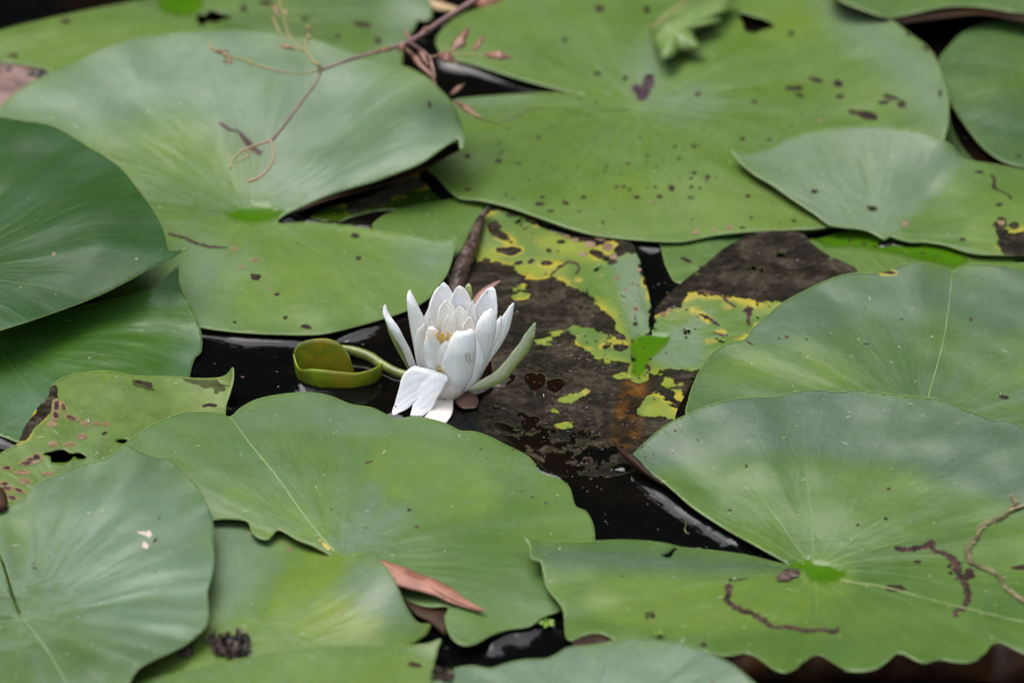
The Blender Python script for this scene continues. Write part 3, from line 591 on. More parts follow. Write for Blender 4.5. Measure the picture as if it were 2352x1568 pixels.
m = mat_pad('pad_f', 18, green=(0.066, 0.126, 0.028), wax_sheen=(0.105, 0.155, 0.095), bl=0.38, yb=0.0, vein=0.35)
outF = [(528,956),(510,949),(472,944),(420,947),(380,959),(348,975),(320,991),(292,1013),(276,1030),(270,1100),(330,1160),(420,1190),(490,1193),(520,1191),(568,1197),(578,1221),(596,1236),(616,1238),(628,1226),(640,1216),(680,1238),(716,1252),(740,1264),(762,1276),(784,1282),(800,1300),(850,1340),(900,1365),(926,1373),(954,1385),(986,1393),(1030,1393),(1022,1413),(1026,1441),(1038,1465),(1058,1479),(1078,1481),(1102,1473),(1126,1459),(1166,1445),(1218,1437),(1246,1417),(1294,1397),(1340,1340),(1362,1290),(1367,1239),(1362,1201),(1346,1173),(1322,1161),(1310,1121),(1286,1093),(1246,1079),(1214,1047),(1166,1022),(1122,1000),(1090,990),(1058,988),(1026,972),(986,960),(946,956),(910,961),(886,950),(854,935),(806,927),(758,908),(706,900),(650,904),(590,916),(552,936)]
pF = pad('very large green lily pad in front of the flower with a pale midrib', outF,
    [(528,956,12),(420,947,14),(292,1013,14),(330,1160,8),(490,1193,9),(640,1216,9),(784,1282,8),(900,1365,5),(1030,1393,7),(1058,1479,7),(1166,1445,4),(1294,1397,4),(1366,1239,3.2),(1322,1161,3),(1214,1047,3),(1058,988,4),(910,961,7),(706,900,12),(590,916,13),(650,1110,11),(800,1100,10),(1000,1200,7),(500,1050,14),(700,990,12),(820,1240,8.5),(1080,1360,7)],
    (784,1276), m, sky_sheen=[[(545,945),(700,905),(900,960),(1060,990),(900,985),(700,985),(560,975)], [(770,1270),(850,1120),(930,1180),(880,1240)]], seed=18, ripple=0.5, soft=25,
    yel=[ell(640,1190,140,40,30), ell(1000,1100,150,60,20)])
scar(pF, [(530,960),(580,1026),(640,1100),(700,1185),(745,1240),(775,1272)], [1.2,1.6,1.8,2.0,2.4,3], mat_plain('midrib', (0.17, 0.25, 0.07), (0.14, 0.22, 0.08), 90, 0.45), 'midrib', h=0.0003, jag=0.2)
spots(pF, [(746,1252,8,4,45),(752,1258,7,4,40),(735,1240,4,2)], mat_plain('spot_orange', (0.50, 0.26, 0.03), (0.42, 0.34, 0.04), 300, 0.5))
spots(pF, [(846,1061,11,1.8,-15),(940,1171,5,3),(957,1210,5,3),(456,1065,0,0),(761,1169,3,2),(1015,1170,0,0)][:3]+[(761,1169,3,2),(838,1212,3,1.5),(545,1125,0.1,0.1)], M_scar)
surf('turned_down_flap', [(926,1373),(954,1386),(986,1394),(1028,1394)], [(938,1392),(955,1412),(985,1428),(1024,1462)], M_under, 0, [5,4.5,4,3], 0.1, 'z', pF)

m = mat_pad('pad_l', 19, green=(0.044, 0.096, 0.022), wax_sheen=(0.070, 0.112, 0.070), bl=0.45, vein=0.3, yb=-0.05)
pL = pad('broad smooth lily pad at right with a straight pale midrib and notch',
    [(1575,950),(1580,920),(1587,894),(1599,866),(1619,830),(1643,803),(1675,786),(1711,777),(1731,750),(1759,726),(1791,698),(1835,674),(1891,646),(1931,632),(1963,626),(2003,626),(2039,623),(2067,608),(2111,602),(2151,608),(2180,620),(2188,626),(2196,617),(2215,609),(2243,605),(2291,608),(2352,622),(2450,660),(2560,780),(2600,900),(2560,1050),(2400,1150),(2100,1200),(1800,1150),(1650,1060)],
    [(1575,950,4),(1643,803,6),(1711,777,7),(1835,674,12),(1963,626,14),(2111,602,17),(2188,626,14),(2291,608,17),(2450,660,14),(2600,900,8),(2400,1150,3),(2100,1200,3),(1800,1150,3),(2130,985,4),(2150,800,9),(1900,850,7),(2350,850,9)],
    (2127,985), m, seed=19, ripple=0.7, nrip=9, rot=[ell(2040,626,18,5)], rsoft=8, soft=40,
    sky_sheen=[[(1740,760),(1835,680),(1963,632),(2188,630),(2352,630),(2450,700),(2300,740),(2000,700),(1850,750)]], yel=[ell(1800,860,160,50)])
scar(pL, [(2188,628),(2180,700),(2168,780),(2150,850),(2134,908),(2128,950)], [1.4,1.6,1.8,2,2.2,2.2], mat_plain('midrib_b', (0.13, 0.21, 0.07), (0.10, 0.17, 0.06), 90, 0.45), 'midrib', h=0.0003, jag=0.15)
spots(pL, [(2306,912,10,4,10),(2230,734,4,4),(1807,774,5,4),(1790,777,3,2),(1852,779,3,2),(1990,790,8,1.5),(2070,733,5,2),(1722,788,10,2,30)], M_scar)

# right-front pad, water in its slit
m = mat_pad('pad_i', 20, green=(0.056, 0.112, 0.020), wax_sheen=(0.060, 0.098, 0.068), bl=0.12, yb=0.02, vein=0.9)
outI = [(1811,1296),(1751,1261),(1671,1217),(1591,1165),(1531,1113),(1483,1077),(1451,1051),(1468,1028),(1491,1006),(1531,974),(1579,950),(1631,928),(1691,914),(1731,911),(1783,910),(1831,898),(1871,894),(1927,898),(1971,894),(2031,902),(2091,908),(2131,912),(2179,922),(2219,940),(2259,954),(2291,966),(2319,964),(2352,980),(2450,1010),(2580,1100),(2640,1250),(2600,1400),(2500,1480),(2400,1512),(2352,1503),(2323,1489),(2299,1477),(2279,1481),(2263,1501),(2231,1519),(2191,1519),(2159,1513),(2123,1521),(2099,1513),(2075,1501),(2059,1499),(2043,1513),(2011,1535),(1971,1541),(1939,1537),(1911,1521),(1883,1505),(1863,1509),(1835,1529),(1807,1543),(1779,1537),(1751,1517),(1715,1499),(1687,1503),(1659,1505),(1627,1497),(1500,1490),(1410,1471),(1398,1461),(1370,1453),(1338,1459),(1314,1471),(1300,1461),(1296,1421),(1292,1397),(1278,1377),(1256,1349),(1246,1309),(1242,1290),(1220,1281),(1216,1253),(1203,1230),(1246,1239),(1306,1243),(1366,1241),(1411,1239),(1471,1240),(1531,1247),(1563,1255),(1651,1264),(1723,1275),(1790,1292)]
hI = [[(1519,1274),(1535,1268),(1547,1259),(1558,1258),(1549,1266),(1539,1280)]]
pI = pad('very large lily pad at lower right with scalloped near rim, puddled centre and brown scars', outI,
    [(1811,1296,2.6),(1671,1217,3.2),(1531,1113,5),(1451,1051,7),(1531,974,13),(1691,914,18),(1871,894,19.5),(2031,902,20),(2219,940,20.5),(2352,980,21),(2580,1100,22),(2640,1250,16),(2600,1400,14),(2400,1512,14),(2231,1519,15),(2060,1500,16),(1971,1541,15),(1807,1543,14),(1700,1500,12),(1500,1490,9),(1338,1459,8),(1292,1397,9),(1246,1309,10),(1203,1230,15),(1366,1241,12),(1531,1247,9),(1723,1275,6),
     (1870,1305,3),(1900,1330,4),(1600,1350,8),(1500,1320,8.5),(1950,1200,8),(1750,1100,11),(2000,1070,12),(2200,1150,13),(2200,1350,10),(1950,1430,9),(2400,1250,12)],
    (1870,1305), m, holes=hI, seed=20, ripple=0.7, nrip=10, soft=26, 
    wet=[[(1810,1296),(1828,1284),(1858,1278),(1870,1290),(1905,1294),(1938,1308),(1942,1322),(1920,1336),(1890,1340),(1862,1330),(1850,1312)], [(1411,1436),(1450,1424),(1490,1440),(1520,1450),(1500,1462),(1440,1460),(1411,1466)]][:1], 
    sky_sheen=[[(1440,1050),(1531,965),(1700,900),(1900,885),(2200,920),(2352,970),(2500,1040),(2500,1180),(2352,1170),(2200,1110),(2050,1070),(1900,1050),(1750,1040),(1600,1050),(1500,1075)], [(1240,1262),(1400,1262),(1600,1275),(1800,1298),(1700,1316),(1500,1312),(1260,1290)]],
    yel=[ell(1600,1380,250,70), ell(1900,1330,60,40)])
scar(pI, [(1672,1340),(1674,1360),(1668,1374),(1690,1395),(1730,1410),(1755,1425),(1775,1438),(1815,1440),(1850,1448),(1890,1446),(1920,1450),(1926,1438)], [6,8,6,7,7,7,6,5,6,4,5,3], M_scar)
scar(pI, [(2054,1258),(2085,1262),(2110,1258),(2135,1255),(2150,1265),(2180,1275),(2195,1295),(2205,1325),(2220,1350),(2222,1380),(2214,1396),(2196,1402),(2194,1416)], [5,7,8,7,6,8,11,9,8,8,6,5,6], M_scar)
scar(pI, [(2134,1250),(2140,1244),(2138,1258)], [6,8,4], M_scar)
scar(pI, [(1685,1333),(1700,1330),(1720,1327)], [2,2,1], M_scar)
spots(pI, [(2056,1350,24,9,5),(2340,1303,20,6,-6),(2226,1318,13,16,20),(2183,1316,6,4),(1678,1331,5,3),(1616,1499,0.1,0.1),(1616,1480,6,5),(1676,1171,5,2),(2041,1122,4,3),(2035,1191,5,3),(1970,1205,4,3),(2108,1290,9,4),(2180,1300,7,4)], M_spot)
scar(pI, [(1932,1332),(1950,1336),(2000,1342),(2050,1352),(2120,1372),(2200,1392),(2352,1428),(2420,1445)], [2.5,2,2,2,1.8,1.6,1.5,1.5], mat_plain('midrib_c', (0.16, 0.21, 0.05), (0.12, 0.18, 0.05), 60, 0.45), 'midrib', h=0.0002, jag=0.4)
spots(pI, [(1808,1323,27,11,-8),(1826,1318,14,8)], M_roll, 'dead_patch', lift=0.0009)
# turned-down brown margin hanging under the scallops
i0 = outI.index((2400,1512)); i1 = outI.index((1627,1497)); E1 = outI[i0:i1+1]
top = [(a, b) for a, b in E1]; bot = [(a, 1578+6*math.sin(a*0.02)) for a, b in E1]
f_ = tps_fit([(2400,1512,14),(2231,1519,15),(2060,1500,16),(1971,1541,15),(1807,1543,14),(1700,1500,12),(1627,1497,10.5)])
tt = spline(top, False, 4); bb = spline(bot, False, 4); V = []; mm = 7
zt = tps_eval(f_, tt); ys = float(at_z(2000, 1522, 12)[1])+0.003
for i in range(len(tt)):
    a = at_z(tt[i][0], tt[i][1]-1.5, zt[i]-0.6)
    for k in range(mm):
        w = k/(mm-1); V.append((a[0], a[1]*(1-w)+ys*w-0.002*math.sin(w*3.1), a[2]*(1-w)+0.0004*w))
F = [(i*mm+k, i*mm+k+1, (i+1)*mm+k+1, (i+1)*mm+k) for i in range(len(tt)-1) for k in range(mm-1)]
obj('turned_down_margin', V, F, M_under, pI)
surf('turned_down_flap', [(1314,1472),(1338,1460),(1370,1454),(1398,1462),(1412,1472)], [(1316,1486),(1340,1484),(1372,1482),(1398,1480),(1412,1478)], M_under, 0, [8,7,8], 0.1, 'z', pI)
tube('turned_down_rim', [tuple(W(1408,1012,6)), tuple(W(1428,1036,6)), tuple(W(1451,1055,6.2)), tuple(W(1483,1084,5.2)), tuple(W(1531,1118,4))], [0.0003,0.0013,0.0022,0.0016,0.0003], M_under, pI, 8)

m = mat_pad('pad_j', 21, green=(0.070, 0.120, 0.030), bl=0.22, yb=0.12, vein=0.3)
pJ = pad('green lily pad cut off by the bottom edge, with a ragged pointed right tip', [(1013,1466),(1006,1490),(1002,1509),(997,1524),(1016,1536),(1000,1548),(990,1600),(900,1690),(700,1740),(400,1720),(270,1640),(300,1572),(400,1545),(480,1528),(560,1510),(640,1496),(760,1482),(880,1480),(946,1479),(986,1475)],
    [(1013,1466,9),(1002,1509,5),(1010,1560,4),(900,1690,5),(400,1720,7),(270,1640,7),(400,1545,8),(560,1510,10),(760,1482,10),(946,1479,7),(700,1600,10)],
    (620,1690), m, seed=21, ripple=0.4, yel=[ell(830,1540,140,26)])
spots(pJ, [(952,1526,15,6,10),(1004,1532,9,5)], M_spot)
m = mat_pad('pad_k', 22, green=(0.050, 0.095, 0.035), wax_sheen=(0.090, 0.140, 0.098), bl=0.4, vein=0.2)
pK = pad('blue-green lily pad cut off by the bottom edge, right of the open black water', [(985,1590),(1004,1556),(1026,1542),(1050,1532),(1086,1527),(1126,1533),(1166,1521),(1206,1513),(1254,1511),(1278,1501),(1306,1485),(1362,1479),(1406,1471),(1446,1465),(1506,1467),(1566,1477),(1626,1497),(1683,1525),(1723,1557),(1745,1580),(1790,1680),(1500,1800),(1100,1780),(960,1680)],
    [(985,1590,5),(1086,1527,9),(1254,1511,12),(1362,1479,17),(1506,1467,20),(1626,1497,21),(1723,1557,21),(1790,1680,18),(1100,1780,8),(1350,1680,8),(1450,1560,16)],
    (1350,1690), m, seed=22, ripple=0.8, nrip=12, sky_sheen=[ell(1450,1540,400,60)])
m = mat_pad('pad_g', 23, green=(0.060, 0.105, 0.036), wax_sheen=(0.110, 0.165, 0.120), bl=0.5, vein=0.4)
pG = pad('large blue-grey waxy lily pad at the lower left corner',
    [(-60,1200),(0,1171),(24,1159),(52,1146),(68,1126),(96,1102),(140,1087),(184,1066),(224,1057),(260,1042),(292,1020),(320,1035),(352,1047),(384,1051),(408,1068),(436,1096),(460,1125),(480,1165),(490,1201),(490,1245),(492,1293),(486,1325),(477,1361),(480,1401),(476,1433),(456,1457),(424,1481),(400,1493),(340,1521),(316,1537),(296,1570),(262,1640),(180,1710),(0,1730),(-180,1640),(-220,1450),(-150,1320),(-50,1230),(-28,1232),(-5,1273),(10,1311),(26,1366),(46,1414),(49,1414),(31,1365),(15,1310),(0,1270),(-20,1224)],
    [(0,1171,14),(96,1102,17),(184,1066,19),(292,1020,24),(384,1051,22),(460,1125,20),(490,1245,18),(480,1401,16),(400,1493,15),(296,1570,14),(180,1710,12),(-180,1640,9),(-150,1320,9),(46,1412,6),(200,1250,14),(330,1300,17),(200,1500,11),(300,1150,20),(60,1600,8)],
    (50,1416), m, seed=23, ripple=1.3, nrip=13, sky_sheen=[ell(300,1250,180,180)], soft=60)
scar(pG, [(54,1420),(100,1480),(140,1545),(180,1620)], [1.5,2,2,2], mat_plain('midrib_d', (0.15, 0.24, 0.12), (0.12, 0.2, 0.09), 60, 0.45), 'midrib', h=0.0003, jag=0.2)
spots(pG, [(330,1224,13,4,5),(342,1226,6,9,20),(334,1252,8,8)], mat_plain('spot_pink', (0.52, 0.40, 0.36), (0.40, 0.33, 0.28), 300, 0.6), jag=0.4)
spots(pG, [(356,1240,8,3,-50),(366,1190,3,2),(76,1294,3,2),(113,1278,2,2),(18,1334,4,5),(80,1304,5,2),(370,1383,3,2)], M_scar)

# ------------------------------------------------ water
for L_, hh in (([(1430,1076),(1482,1108),(1560,1166),(1640,1216),(1720,1260),(1800,1293)], 6.0), ([(1012,134),(1100,160),(1200,194),(1330,220)], 2.6),
               ([(681,860),(690,880),(722,896),(780,901),(842,890),(876,864)], 3.0), ([(900,948),(940,962),(990,968),(1030,972)], 2.0), ([(890,800),(930,850),(960,880)], 1.4),
               ([(782,800),(850,824),(910,858),(960,882)], 1.6), ([(1090,894),(1140,880),(1165,868)], 1.8), ([(1466,566),(1490,562),(1515,566)], 2.4), ([(706,512),(760,516),(850,526)], 2.6)):
    for p in resample(np.vstack([spline(L_, False, 8), spline(L_[::-1], False, 8)]), 4):
        q = at_z(p[0], p[1], 0.0); RIMS.append((q[0], q[1], hh))
kd = KDTree(len(RIMS))
for i, p in enumerate(RIMS): kd.insert((p[0], p[1], 0), i)
kd.balance()
fx = np.arange(-0.30, 0.3001, 0.0013); fy = np.arange(-0.36, 0.4201, 0.0017)
cx = np.concatenate([[-30, -8, -2, -0.6], fx, [0.6, 2, 8, 30]]); cy = np.concatenate([[-30, -8, -2, -0.8], fy, [0.8, 2, 8, 30]])
X, Y = np.meshgrid(cx, cy); Z = np.zeros_like(X)
for j in range(4, 4+len(fy)):
    for i in range(4, 4+len(fx)):
        co_, ix, d = kd.find((X[j, i], Y[j, i], 0))
        if d < 0.022:
            ex = RIMS[ix][2] > 5.5; hz = (2.0 if ex else min(RIMS[ix][2]*0.95, 2.8))*0.001
            nn = min(1.15, max(0.3, 0.8+noise.noise(Vector((X[j, i]*22, Y[j, i]*22, 1.7)))*1.3))
            Z[j, i] = hz*math.exp(-d/(0.0043 if ex else 0.0042))*(0.9 if ex else nn)*min(1, (j-4)/12, (3+len(fy)-j)/12, (i-4)/12, (3+len(fx)-i)/12)
V = np.stack([X, Y, Z], 2).reshape(-1, 3); nx, ny = len(cx), len(cy)
a = (np.arange(ny-1)[:, None]*nx+np.arange(nx-1)[None]).ravel(); F = np.stack([a, a+1, a+nx+1, a+nx], 1)
n = N('pond_water'); P = n.pos()
w1 = n.noise(P, 9, 3, 0.5); w2 = n.noise(P, 45, 3, 0.5); sp = n.voro(P, 210); sm = n.noise(P, 30, 4)
c = n.mix(n.ramp(w1, 0.45, 0.7), (0.0020, 0.0026, 0.0022), (0.009, 0.004, 0.002))
c = n.mix(n.math('MULTIPLY', n.ramp(sp, 0.08, 0.14, 1, 0), n.ramp(sm, 0.56, 0.66)), c, (0.10, 0.085, 0.07))
n.p(Base_Color=c, Roughness=0.03, IOR=1.36); n.bump(n.math('ADD', n.math('MULTIPLY', w1, 1.0), n.math('MULTIPLY', w2, 0.05)), 0.0035)
M_water = n.m
me = bpy.data.meshes.new('water'); me.vertices.add(len(V)); me.vertices.foreach_set('co', V.ravel())
me.loops.add(len(F)*4); me.loops.foreach_set('vertex_index', F.ravel().astype(np.int32))
me.polygons.add(len(F)); me.polygons.foreach_set('loop_start', np.arange(0, len(F)*4, 4)); me.polygons.foreach_set('use_smooth', np.ones(len(F), bool))
me.materials.append(M_water); me.update(); me.validate()
o = bpy.data.objects.new('water', me); COL.objects.link(o); tag(o, kind='structure')

# ------------------------------------------------ far bank and wood (their reflection blackens the water)
n = 48; V = []; F = []
for k in range(n+1):
    an = R(-115+230*k/n)
    for rr, zz in ((13, -0.4), (14, 0.5), (18, 1.2), (60, 2.0)):
        V.append((math.sin(an)*rr, math.cos(an)*rr, zz+0.2*math.sin(k*1.7+rr)))
F = [(k*4+j, k*4+j+1, (k+1)*4+j+1, (k+1)*4+j) for k in range(n) for j in range(3)]
obj('bank', V, F, mat_plain('bank_earth', (0.05, 0.06, 0.02), (0.03, 0.035, 0.015), 2, 0.9))['kind'] = 'structure'
nl = 52000; V = np.zeros((nl, 4, 3)); rg = np.random.default_rng(9)
cent = []
for k in range(30):
    an = R(-112+224*k/29+rg.uniform(-2, 2)); rr = rg.uniform(14.5, 18); cent.append((math.sin(an)*rr, math.cos(an)*rr, rg.uniform(6.5, 8.0), rg.uniform(2.4, 3.2), rg.uniform(6.5, 8)))
cent = np.array(cent); ci = rg.integers(0, 30, nl); dr = rg.normal(size=(nl, 3)); dr /= np.linalg.norm(dr, axis=1)[:, None]
rad = rg.uniform(0.45, 1.05, nl)[:, None]; sc3 = np.stack([cent[ci, 3], cent[ci, 3], cent[ci, 4]], 1)
cp = cent[ci, :3]+dr*rad*sc3; cp[:, 2] = np.maximum(cp[:, 2], 0.6)
a1 = rg.normal(size=(nl, 3)); a1 /= np.linalg.norm(a1, axis=1)[:, None]; a2 = np.cross(a1, rg.normal(size=(nl, 3))); a2 /= np.linalg.norm(a2, axis=1)[:, None]
s = rg.uniform(0.22, 0.5, nl)[:, None]
for q, (x, y) in enumerate(((-1, -.5), (1, -.6), (1.1, .5), (-.9, .6))): V[:, q] = cp+a1*x*s+a2*y*s
o = obj('far_wood', V.reshape(-1, 3), np.arange(nl*4).reshape(-1, 4), mat_plain('wood_foliage', (0.014, 0.026, 0.008), (0.026, 0.042, 0.012), 1.5, 0.7), None, False)
tag(o, 'dense dark wood on the far bank of the pond', kind='stuff')

# ------------------------------------------------ the flower
def cf(p): return (p[0]*0.22797+846.7, p[1]*0.22797+630.3)
yF = float(at_z(1050, 899, 0.0)[1])
bF = at_y(1046, 895, yF)
def mat_petal(name, c1=(0.88, 0.875, 0.86), c2=(0.82, 0.78, 0.71), g=None):
    n = N(name); P = n.pos(); f = n.noise(P, 60, 5); ln = n.noise(n.comb(n.math('MULTIPLY', sepx(n, P, 0), 900.0), 0.0, n.math('MULTIPLY', sepx(n, P, 2), 40.0)), 1.0, 3)
    c = n.mix(n.ramp(f, 0.52, 0.72), c1, c2); c = n.mix(n.math('MULTIPLY', ln, 0.10), c, (0.62, 0.62, 0.60))
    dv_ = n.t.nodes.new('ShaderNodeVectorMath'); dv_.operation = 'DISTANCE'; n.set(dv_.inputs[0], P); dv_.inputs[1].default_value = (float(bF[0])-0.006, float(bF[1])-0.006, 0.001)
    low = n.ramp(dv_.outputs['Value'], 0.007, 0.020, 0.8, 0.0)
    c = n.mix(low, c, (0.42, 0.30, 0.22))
    if g: c = n.mix(n.ramp(f, 0.35, 0.6), c, g)
    c = n.mix(n.ramp(n.voro(P, 150), 0.03, 0.05, 0.7, 0.0), c, (0.25, 0.2, 0.15))
    n.p(Base_Color=c, Roughness=0.42); n.b.inputs['Subsurface Weight'].default_value = 0.45
    n.b.inputs['Subsurface Radius'].default_value = (0.004, 0.004, 0.0035); n.bump(ln, 0.0004, 0.6)
    return n.m
def sepx(n, v, i):
    s = n.t.nodes.new('ShaderNodeSeparateXYZ'); n.set(s.inputs[0], v); return s.outputs[i]
M_pet = mat_petal('petal_white'); M_pet2 = mat_petal('petal_cream', (0.86, 0.84, 0.78), (0.76, 0.66, 0.54))
M_sep = mat_petal('sepal_green', (0.24, 0.29, 0.07), (0.12, 0.14, 0.04)); M_sepin = mat_petal('sepal_inner', (0.55, 0.58, 0.36), (0.30, 0.33, 0.14))
M_sta = mat_plain('stamen', (0.75, 0.40, 0.04), (0.85, 0.62, 0.20), 200, 0.5); M_bud = mat_plain('bud_brown', (0.10, 0.055, 0.035), (0.21, 0.12, 0.09), 60, 0.3, 0.0006)
fl = empty('water_lily_flower', (bF[0], bF[1], 0.0)); tag(fl, 'white water lily flower with upright pointed petals and one broken petal folded down', 'flower')
def pet(L, Rr, d, cup, mt=M_pet, nm='petal', wob=0.12, th=0.00035): return surf(nm, L, Rr, mt, yF, d, cup, 'y', fl, 6, 13, th, cf, wob)
pet([(960,800),(952,500),(950,300),(960,180),(975,120),(1000,92)], [(1040,800),(1044,500),(1044,300),(1042,180),(1030,110),(1006,92)], [8,18], -0.1, M_sep, 'sepal')
pet([(620,900),(590,500),(592,400),(620,270),(665,170),(700,126)], [(800,900),(800,500),(800,350),(780,250),(750,180),(706,126)], [6,19], -0.15)
pet([(650,1000),(600,650),(588,480),(612,330),(665,200),(715,120),(750,78)], [(820,1000),(850,650),(880,450),(875,300),(850,200),(800,120),(756,78)], [4,15], -0.2)
pet([(780,1000),(770,650),(785,450),(812,300),(850,200),(880,140),(910,114)], [(1040,1000),(1070,600),(1064,420),(1042,300),(1004,200),(960,140),(916,114)], [4,13], -0.2)
pet([(940,1000),(1010,600),(1060,340),(1120,240),(1180,160),(1240,124)], [(1120,1000),(1250,620),(1294,400),(1290,240),(1272,150),(1246,124)], [2,12], -0.18)
pet([(420,950),(330,740),(240,600),(172,460),(143,380),(158,305)], [(480,940),(440,810),(380,680),(285,510),(212,410),(168,305)], [-5,-9,-4], 0.12)
pet([(400,960),(320,820),(235,660),(182,510),(150,400),(122,320)], [(440,950),(390,850),(330,740),(262,620),(196,470),(150,330)], [-2,-5,-1], -0.1, M_sep, 'sepal')
pet([(500,980),(450,700),(405,450),(386,260),(390,200),(408,158)], [(660,980),(610,700),(572,480),(520,360),(462,240),(416,158)], [-1,-2,2], 0.14)
pet([(1020,1130),(1150,900),(1260,640),(1330,460),(1400,345),(1450,286)], [(1090,1120),(1200,900),(1310,745),(1400,590),(1445,430),(1464,290)], [-3,-2,2], 0.15)
for L_, R_, d_ in (([(690,900),(690,500),(715,340),(770,265)], [(840,900),(880,520),(865,340),(790,262)], [0,7]), ([(840,900),(830,560),(850,400),(905,330)], [(1000,900),(1030,560),(1000,400),(925,328)], [-1,6]),
                   ([(600,900),(590,600),(600,520),(625,480)], [(720,900),(700,620),(670,520),(640,480)], [-2,0]), ([(760,900),(740,560),(760,470),(790,420)], [(860,900),(880,600),(850,480),(810,420)], [-1,3]),
                   ([(900,900),(930,600),(960,500),(1010,430)], [(1030,900),(1070,640),(1070,520),(1030,430)], [-2,3])):
    pet(L_, R_, d_, -0.2, M_pet2, wob=0.25)
pet([(900,1160),(990,900),(1060,640),(1095,490),(1150,400),(1222,345)], [(1060,1140),(1180,900),(1268,640),(1288,500),(1275,410),(1236,345)], [-5,-8,-5], 0.2)
pet([(500,960),(478,800),(470,650),(490,560),(545,505),(575,492)], [(640,980),(610,850),(600,700),(596,600),(590,530),(580,492)], [-5,-7], 0.2)
pet([(585,1000),(580,850),(570,700),(575,600),(600,540),(630,520)], [(760,1060),(740,900),(725,750),(705,640),(685,560),(645,520)], [-8,-11,-9], 0.2, M_pet2)
pet([(640,1140),(665,1000),(680,850),(700,740),(740,690),(790,670)], [(800,1180),(860,1000),(875,850),(880,730),(860,660),(800,640)], [-8,-11,-10], 0.2, M_pet2)
pet([(690,1175),(700,1040),(720,900),(770,790),(830,720),(870,690)], [(880,1185),(930,1040),(960,900),(970,800),(950,720),(890,690)], [-9,-13,-12], 0.2)
pet([(735,1180),(742,1050),(765,880),(800,720),(845,620),(885,570)], [(960,1170),(1045,1000),(1076,820),(1082,690),(1068,590),(1030,545)], [-10,-14,-12], 0.2)
pet([(840,1190),(930,1050),(1000,860),(1040,700),(1060,600)], [(1010,1165),(1100,1040),(1160,880),(1140,740),(1075,600)], [-8,-11,-9], 0.2)
pet([(970,1150),(1150,1055),(1300,955),(1410,830),(1520,690),(1590,580),(1674,486)], [(1030,1172),(1200,1130),(1370,1060),(1490,910),(1610,760),(1668,620),(1684,490)], [-8,-12,-14], 0.1, M_sepin, 'sepal')
pet([(1030,1168),(1200,1110),(1360,1020),(1480,880),(1590,740),(1655,610)], [(1034,1174),(1206,1136),(1374,1066),(1496,914),(1616,764),(1674,620)], [-9,-13.5,-15.5], 0.1, M_sep, 'sepal')
for L_, R_, d_, cu in (([(560,960),(540,750),(530,600),(545,470),(580,380),(612,330)], [(660,960),(660,750),(650,600),(640,500),(632,420),(616,330)], [0,2], 0.1),
                       ([(880,1000),(925,700),(960,520),(985,400),(1015,310),(1046,262)], [(1010,1000),(1060,720),(1082,560),(1085,430),(1075,340),(1050,262)], [1,7], -0.15),
                       ([(1020,1120),(1110,900),(1190,700),(1240,560),(1290,470),(1330,418)], [(1080,1110),(1190,900),(1275,700),(1320,580),(1340,490),(1336,418)], [-4,-5,-1], 0.2),
                       ([(600,1090),(575,950),(560,820),(558,700),(575,640),(600,600)], [(700,1120),(690,980),(668,840),(650,740),(635,670),(608,600)], [-9,-12,-11], 0.2)):
    pet(L_, R_, d_, cu)
# broken petals hanging to the water
pet([(470,922),(425,938),(345,1015),(305,1150),(270,1280),(238,1380),(246,1416)], [(680,965),(690,1030),(640,1120),(560,1195),(480,1265),(390,1350),(252,1418)], [-13,-17,-22,-27], 0.05, th=0.0004)
pet([(480,925),(440,990),(450,1090),(455,1220),(440,1330),(418,1424)], [(620,955),(802,1036),(765,1130),(700,1235),(625,1365),(540,1428)], [-12.6,-16.6,-21.6,-27], 0.05, th=0.0004)
pet([(700,1190),(665,1260),(610,1380),(565,1432)], [(852,1200),(852,1300),(842,1400),(784,1496)], [-9,-20,-33], 0.10, M_pet2)
surf('submerged_sepal', [(850,1205),(880,1300),(960,1352),(1060,1350)], [(960,1180),(1050,1195),(1106,1260),(1090,1340)], M_bud, yF, [1.2,1.6,1.4,0.8], 0.09, 'z', fl, 6, 11, 0.0005, cf)
# stamens
for k in range(26):
    a = (random.gauss(730, 34), random.uniform(560, 655)) if k < 14 else ((random.gauss(812, 12), random.uniform(580, 620)) if k < 20 else (random.gauss(720, 20), random.uniform(905, 985)))
    dpt = -0.0125 if k >= 20 else -0.0105
    b0 = cf((a[0]+random.uniform(-10, 10), a[1]+70)); m0 = cf((a[0]+random.uniform(-8, 8), a[1]+25)); t0 = cf(a)
    if k >= 20: b0 = cf((a[0], a[1]+18)); m0 = cf((a[0]+5, a[1]+9))
    tube('stamen', [at_y(*b0, yF+dpt+0.002), at_y(*m0, yF+dpt), at_y(*t0, yF+dpt-0.001)], [0.0004, 0.0006, 0.0003], M_sta, fl, 6, 3)
# flower base
n_ = 16; V = []; F = []
for j, (rr, zz) in enumerate(((0.004, -0.004), (0.009, 0.0005), (0.012, 0.004), (0.0125, 0.008), (0.010, 0.013), (0.003, 0.015))):
    for k in range(n_): an = 2*math.pi*k/n_; V.append((bF[0]-0.008+0.004*j*0.2+math.cos(an)*rr, bF[1]-0.003+math.sin(an)*rr, zz))
F = [(j*n_+k, j*n_+(k+1) % n_, (j+1)*n_+(k+1) % n_, (j+1)*n_+k) for j in range(5) for k in range(n_)]+[tuple(range(5*n_, 6*n_))]
obj('receptacle', V, F, M_pet2, fl)
